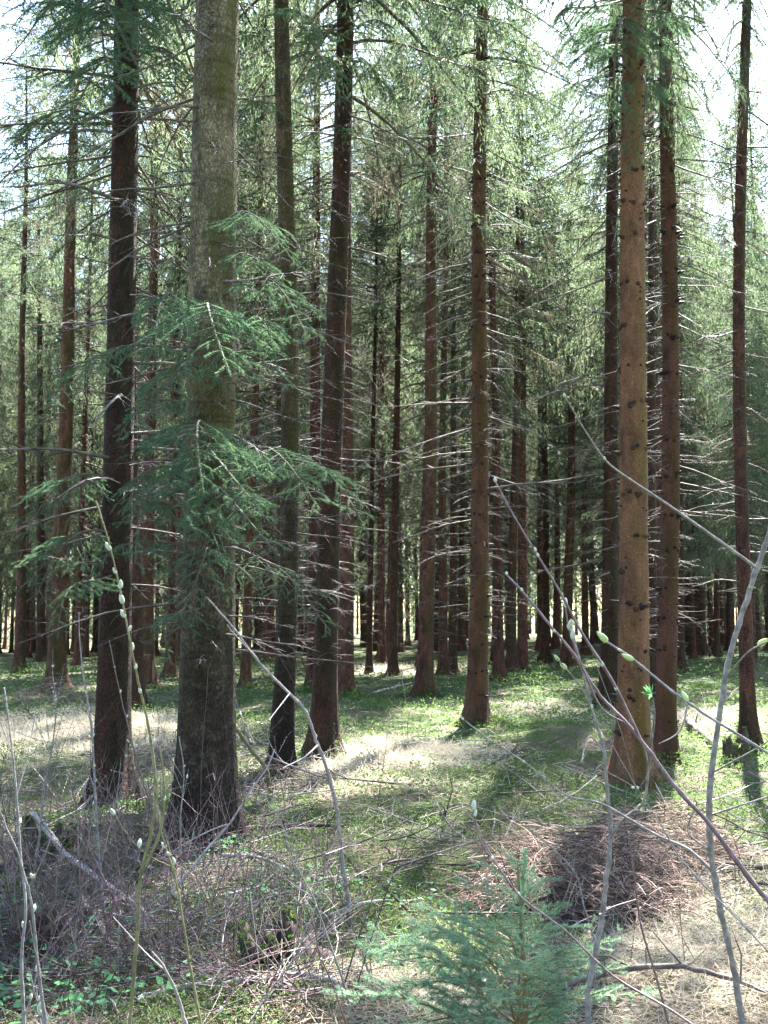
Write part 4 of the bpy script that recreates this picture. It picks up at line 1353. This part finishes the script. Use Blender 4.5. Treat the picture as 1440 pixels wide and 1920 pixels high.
sapling('willow_sapling', 'slim white-grey sapling right of the great trunk with a bowed top', 'sapling',
        [(656, 1740), (655, 1700), (645, 1640), (636, 1560), (628, 1500), (612, 1440), (590, 1380), (570, 1330), (530, 1288), (480, 1235), (440, 1180), (405, 1140), (388, 1120)], 4.6, 4.0, 13, 4, M['greystem'],
        side=[([(600, 1400), (570, 1420), (530, 1440)], 4.2, 6, 3), ([(545, 1300), (520, 1330), (505, 1350)], 4.0, 4, 2), ([(470, 1225), (440, 1190), (425, 1170)], 3.8, 4, 2)], tint=(1.3, 1.25, 1.25), seed=8, auto_buds=6)
sapling('willow_sapling', 'thin catkin twig hanging bowed before the great grey trunk', 'sapling',
        [(440, 1420), (430, 1330), (424, 1250), (412, 1190), (398, 1150), (385, 1128)], 3.2, 3.0, 6, 3, M['greenstem'],
        buds=[(388, 1132, 'c', 1.1), (396, 1160, 'c', 1.1), (405, 1190, 'c', 1), (424, 1250, 'c', 1.2), (428, 1275, 'c', 1.1), (410, 1200, 'c', 0.8)], seed=9)
sapling('willow_sapling', 'long pale leaning dead shoot crossing below the great trunk', 'sapling',
        [(270, 1735), (310, 1690), (350, 1640), (390, 1590), (430, 1545), (465, 1490), (500, 1440), (515, 1405)], 3.6, 3.9, 9, 4, M['palewood'],
        side=[([(430, 1545), (400, 1555), (350, 1580), (300, 1612)], 3.6, 5, 3)], seed=10)
sapling('willow_sapling', 'crooked mossy limb-like shoot arching across the great trunk base', 'sapling',
        [(505, 1490), (500, 1445), (470, 1405), (445, 1370), (410, 1335), (385, 1300), (365, 1282)], 5.6, 5.2, 13, 5, M['greenstem'],
        side=[([(375, 1290), (372, 1340), (366, 1370), (350, 1400)], 5.1, 5, 2)], seed=11, tint=(0.8, 0.8, 0.8), tobase=True)
# the willow shoots of the lower left
for k, (lab, pts_, d, w, mt, nb) in enumerate([
    ('grey leftmost stem hugging the left edge of the picture, catkins on top', [(45, 1925), (40, 1800), (48, 1700), (38, 1600), (30, 1480), (22, 1400), (8, 1290)], 2.8, 12, 'greystem', 9),
    ('bluish grey stem leaning left in the lower left corner', [(85, 1925), (70, 1800), (60, 1700), (45, 1640), (30, 1590), (5, 1540)], 2.5, 13, 'greystem', 6),
    ('straight lilac-grey shoot before the dark left spruce foot', [(200, 1760), (185, 1600), (178, 1480), (172, 1370), (160, 1290), (150, 1210), (148, 1150)], 3.2, 9, 'greystem', 12),
    ('purplish shoot leaning right before the hollow stump with fat catkins', [(235, 1760), (215, 1690), (190, 1640), (165, 1585), (150, 1545), (140, 1500), (128, 1450)], 2.7, 10, 'purplestem', 9),
    ('thin brown twig crossing before the dark left spruce', [(330, 1640), (300, 1560), (270, 1470), (250, 1400), (225, 1300), (205, 1200)], 3.0, 6, 'purplestem', 9),
    ('forked white-tipped twig at the left above the hollow stump', [(60, 1660), (75, 1560), (82, 1480), (95, 1420), (105, 1330), (98, 1260)], 3.3, 8, 'greystem', 11),
    ('slender shoot with furry buds slanting before the great trunk foot', [(410, 1570), (375, 1520), (340, 1470), (312, 1435), (290, 1405)], 3.1, 8, 'purplestem', 7),
    ('upright pale pair-like twig before the great trunk foot', [(345, 1700), (340, 1620), (338, 1540), (345, 1450), (335, 1380)], 3.0, 6, 'greystem', 5),
    ('olive stem running down beside the great trunk to the lower middle', [(375, 1915), (360, 1830), (345, 1740), (330, 1650), (305, 1570), (290, 1500)], 2.8, 10, 'greenstem', 6),
    ('thin red bramble-like shoot rising right of the olive stem', [(330, 1830), (375, 1740), (415, 1650), (445, 1560), (462, 1480)], 3.3, 5, 'purplestem', 3),
    ('long grey shoot lying low from lower left towards the young spruce', [(300, 1790), (400, 1720), (490, 1688), (580, 1660), (645, 1645)], 3.6, 6, 'greystem', 2),
    ('bare grey shoot crossing steeply in the lower middle', [(480, 1900), (520, 1840), (560, 1790), (620, 1735), (660, 1700)], 3.3, 6, 'greystem', 2),
    ('pale bent shoot with a red foot standing in the lower middle', [(660, 1910), (640, 1830), (615, 1760), (590, 1690), (570, 1650), (540, 1600)], 3.4, 8, 'greystem', 3),
    ('thin dark red shoot left of the young green spruce', [(650, 1925), (625, 1850), (600, 1790), (590, 1740), (575, 1700)], 3.1, 6, 'purplestem', 3),
    ('thick pale broken shoot pointing up left at the bottom', [(350, 1925), (330, 1860), (305, 1810), (285, 1785)], 3.2, 15, 'palewood', 0),
    ('lilac shoot lying across the brush at lower left', [(75, 1795), (150, 1775), (230, 1740), (310, 1700), (360, 1670)], 3.0, 6, 'greystem', 2),
    ('twiggy brown shoot right of the young green spruce', [(960, 1720), (940, 1660), (905, 1600), (880, 1560)], 3.9, 5, 'purplestem', 3),
    ('thin pale twig bending over the dark twig heap', [(1120, 1780), (1095, 1700), (1080, 1640), (1040, 1595), (1000, 1560), (985, 1545)], 3.6, 6, 'greystem', 4),
    ('bare grey shoot crossing the sunlit lower right corner', [(1445, 1790), (1380, 1720), (1320, 1660), (1270, 1600), (1235, 1540), (1190, 1470), (1150, 1400)], 2.5, 7, 'greystem', 4),
    ('thin green-tipped twig before the plain brown spruce', [(1215, 1480), (1222, 1400), (1228, 1340), (1222, 1300)], 3.0, 5, 'greystem', 0),
]):
    sapling('willow_sapling', lab, 'sapling', pts_, d, d * 0.97, w, max(2.5, w * 0.3), M[mt], auto_buds=nb, auto_mesh=CATKIN if nb > 4 else SMALLBUD, seed=20 + k, auto_side=4 if nb else 1)
# tip leaves of the green-tipped twig
tw = [o for o in bpy.data.objects if o.get('label') == 'thin green-tipped twig before the plain brown spruce'][0]
mb = MB()
rng = np.random.default_rng(77)
c0 = np.array(at(1222, 1300, 2.91)) - np.array(tw.location)
a = rng.normal(size=(9, 3)) * 0.6 + np.array([0, 0, 1.0])
a /= np.linalg.norm(a, axis=1)[:, None]
mb.leaves(c0 + a * 0.016, a, 0.032, 0.009, 0, rng)
ob('leaf_tuft', mb.mesh('leaf_tuft', [M['herb']], smooth=False), tw)


# ------------------------------------------------------------------ young spruce in the foreground
def young_spruce():
    rng = np.random.default_rng(88)
    D = 3.25
    b = at(950, 1990, D)
    g = Vector((b.x, D, float(gz(b.x, D)) - 0.02))
    tip = at(984, 1612, D)
    root = thing('young_spruce', g, 'small bright blue-green young spruce at the bottom of the picture', 'tree')
    H = tip.z - g.z
    mb = MB()
    tipv = np.array(tip - g)
    s = np.linspace(0, 1, 10)[:, None]
    axis = tipv * s + np.array([0.03, 0, 0]) * np.sin(s * 4)
    mb.tube(axis, 0.011 * (1 - s[:, 0]) + 0.003, 7)
    ob('trunk', mb.mesh('young_trunk', [M['greentwig']]), root)
    variants = []
    for i in range(4):
        bm_ = bough_mesh(500 + i, 0.6, 0.62, needle=(0.0165, 0.0019), per_m=1000, droop=0.14, step=1.45, limb=0.0038)
        variants.append(bm_.mesh('young_bough', [M['young'], M['greentwig']], smooth=False))
    k = 0
    for t, n, L in ((0.14, 7, 0.46), (0.24, 7, 0.43), (0.34, 7, 0.4), (0.44, 6, 0.35), (0.53, 6, 0.3), (0.64, 4, 0.24), (0.74, 4, 0.19), (0.84, 3, 0.14), (0.93, 3, 0.09)):
        a0 = rng.random() * 6.28
        for j in range(n):
            az = a0 + j * 2 * PI / n + rng.normal() * 0.2
            l = L * rng.uniform(0.8, 1.15)
            left = -math.cos(az)
            l *= 0.95 + 0.3 * max(0, left)
            p = Vector(tuple(tipv * t))
            q = p + Vector((math.cos(az) * l, math.sin(az) * l, l * (0.3 + 0.5 * t)))
            ob('live_bough', variants[k % 4], root, mat=frame_to(p, q, 0.6, rng.normal() * 0.2))
            k += 1
    # leader, thick with needles
    mb = MB()
    n = 900
    w = rng.uniform(0.7, 1.03, n)
    c = tipv * w[:, None]
    a = rng.normal(size=(n, 3))
    a[:, 2] = np.abs(a[:, 2]) * 0.6 + 0.6
    a /= np.linalg.norm(a, axis=1)[:, None]
    mb.leaves(c + a * 0.008, a, 0.017, 0.0019, 0, rng)
    ob('leader', mb.mesh('leader', [M['young']], smooth=False), root)


young_spruce()

# ------------------------------------------------------------------ light, sky, camera
w = bpy.data.worlds.new('World')
SC.world = w
w.use_nodes = True
nt = w.node_tree
bg = nt.nodes['Background']
sky = nt.nodes.new('ShaderNodeTexSky')
sky.sky_type = 'NISHITA'
sky.sun_disc = False
sky.sun_elevation = SUN_EL
sky.sun_rotation = SUN_AZ
sky.air_density = 1.35
sky.dust_density = 1.2
sky.ozone_density = 2.5
nt.links.new(sky.outputs[0], bg.inputs[0])
bg.inputs[1].default_value = 0.05

ld = bpy.data.lights.new('sun', 'SUN')
ld.energy = 5.0
ld.angle = math.radians(0.5)
ld.color = (1.0, 0.985, 0.97)
lo = bpy.data.objects.new('sun', ld)
COL.objects.link(lo)
lo.rotation_euler = to_sun.to_track_quat('Z', 'Y').to_euler()

cam = bpy.data.cameras.new('camera')
co = bpy.data.objects.new('camera', cam)
COL.objects.link(co)
co.location = (0, 0, EYE)
co.rotation_euler = (PI / 2 + PITCH, 0, 0)
cam.sensor_fit = 'VERTICAL'
cam.sensor_height = 24
cam.lens = 24 * F / 1920
cam.clip_end = 2000
cam.clip_start = 0.05
SC.camera = co

SC.view_settings.view_transform = 'Standard'
SC.view_settings.look = 'None'
SC.view_settings.exposure = 3.95
SC.view_settings.gamma = 1
SC.view_settings.use_curve_mapping = False
SC.cycles.max_bounces = 6
SC.cycles.diffuse_bounces = 4
SC.cycles.transmission_bounces = 4
SC.cycles.use_denoising = True
SC.cycles.use_adaptive_sampling = True
SC.cycles.adaptive_threshold = 0.03
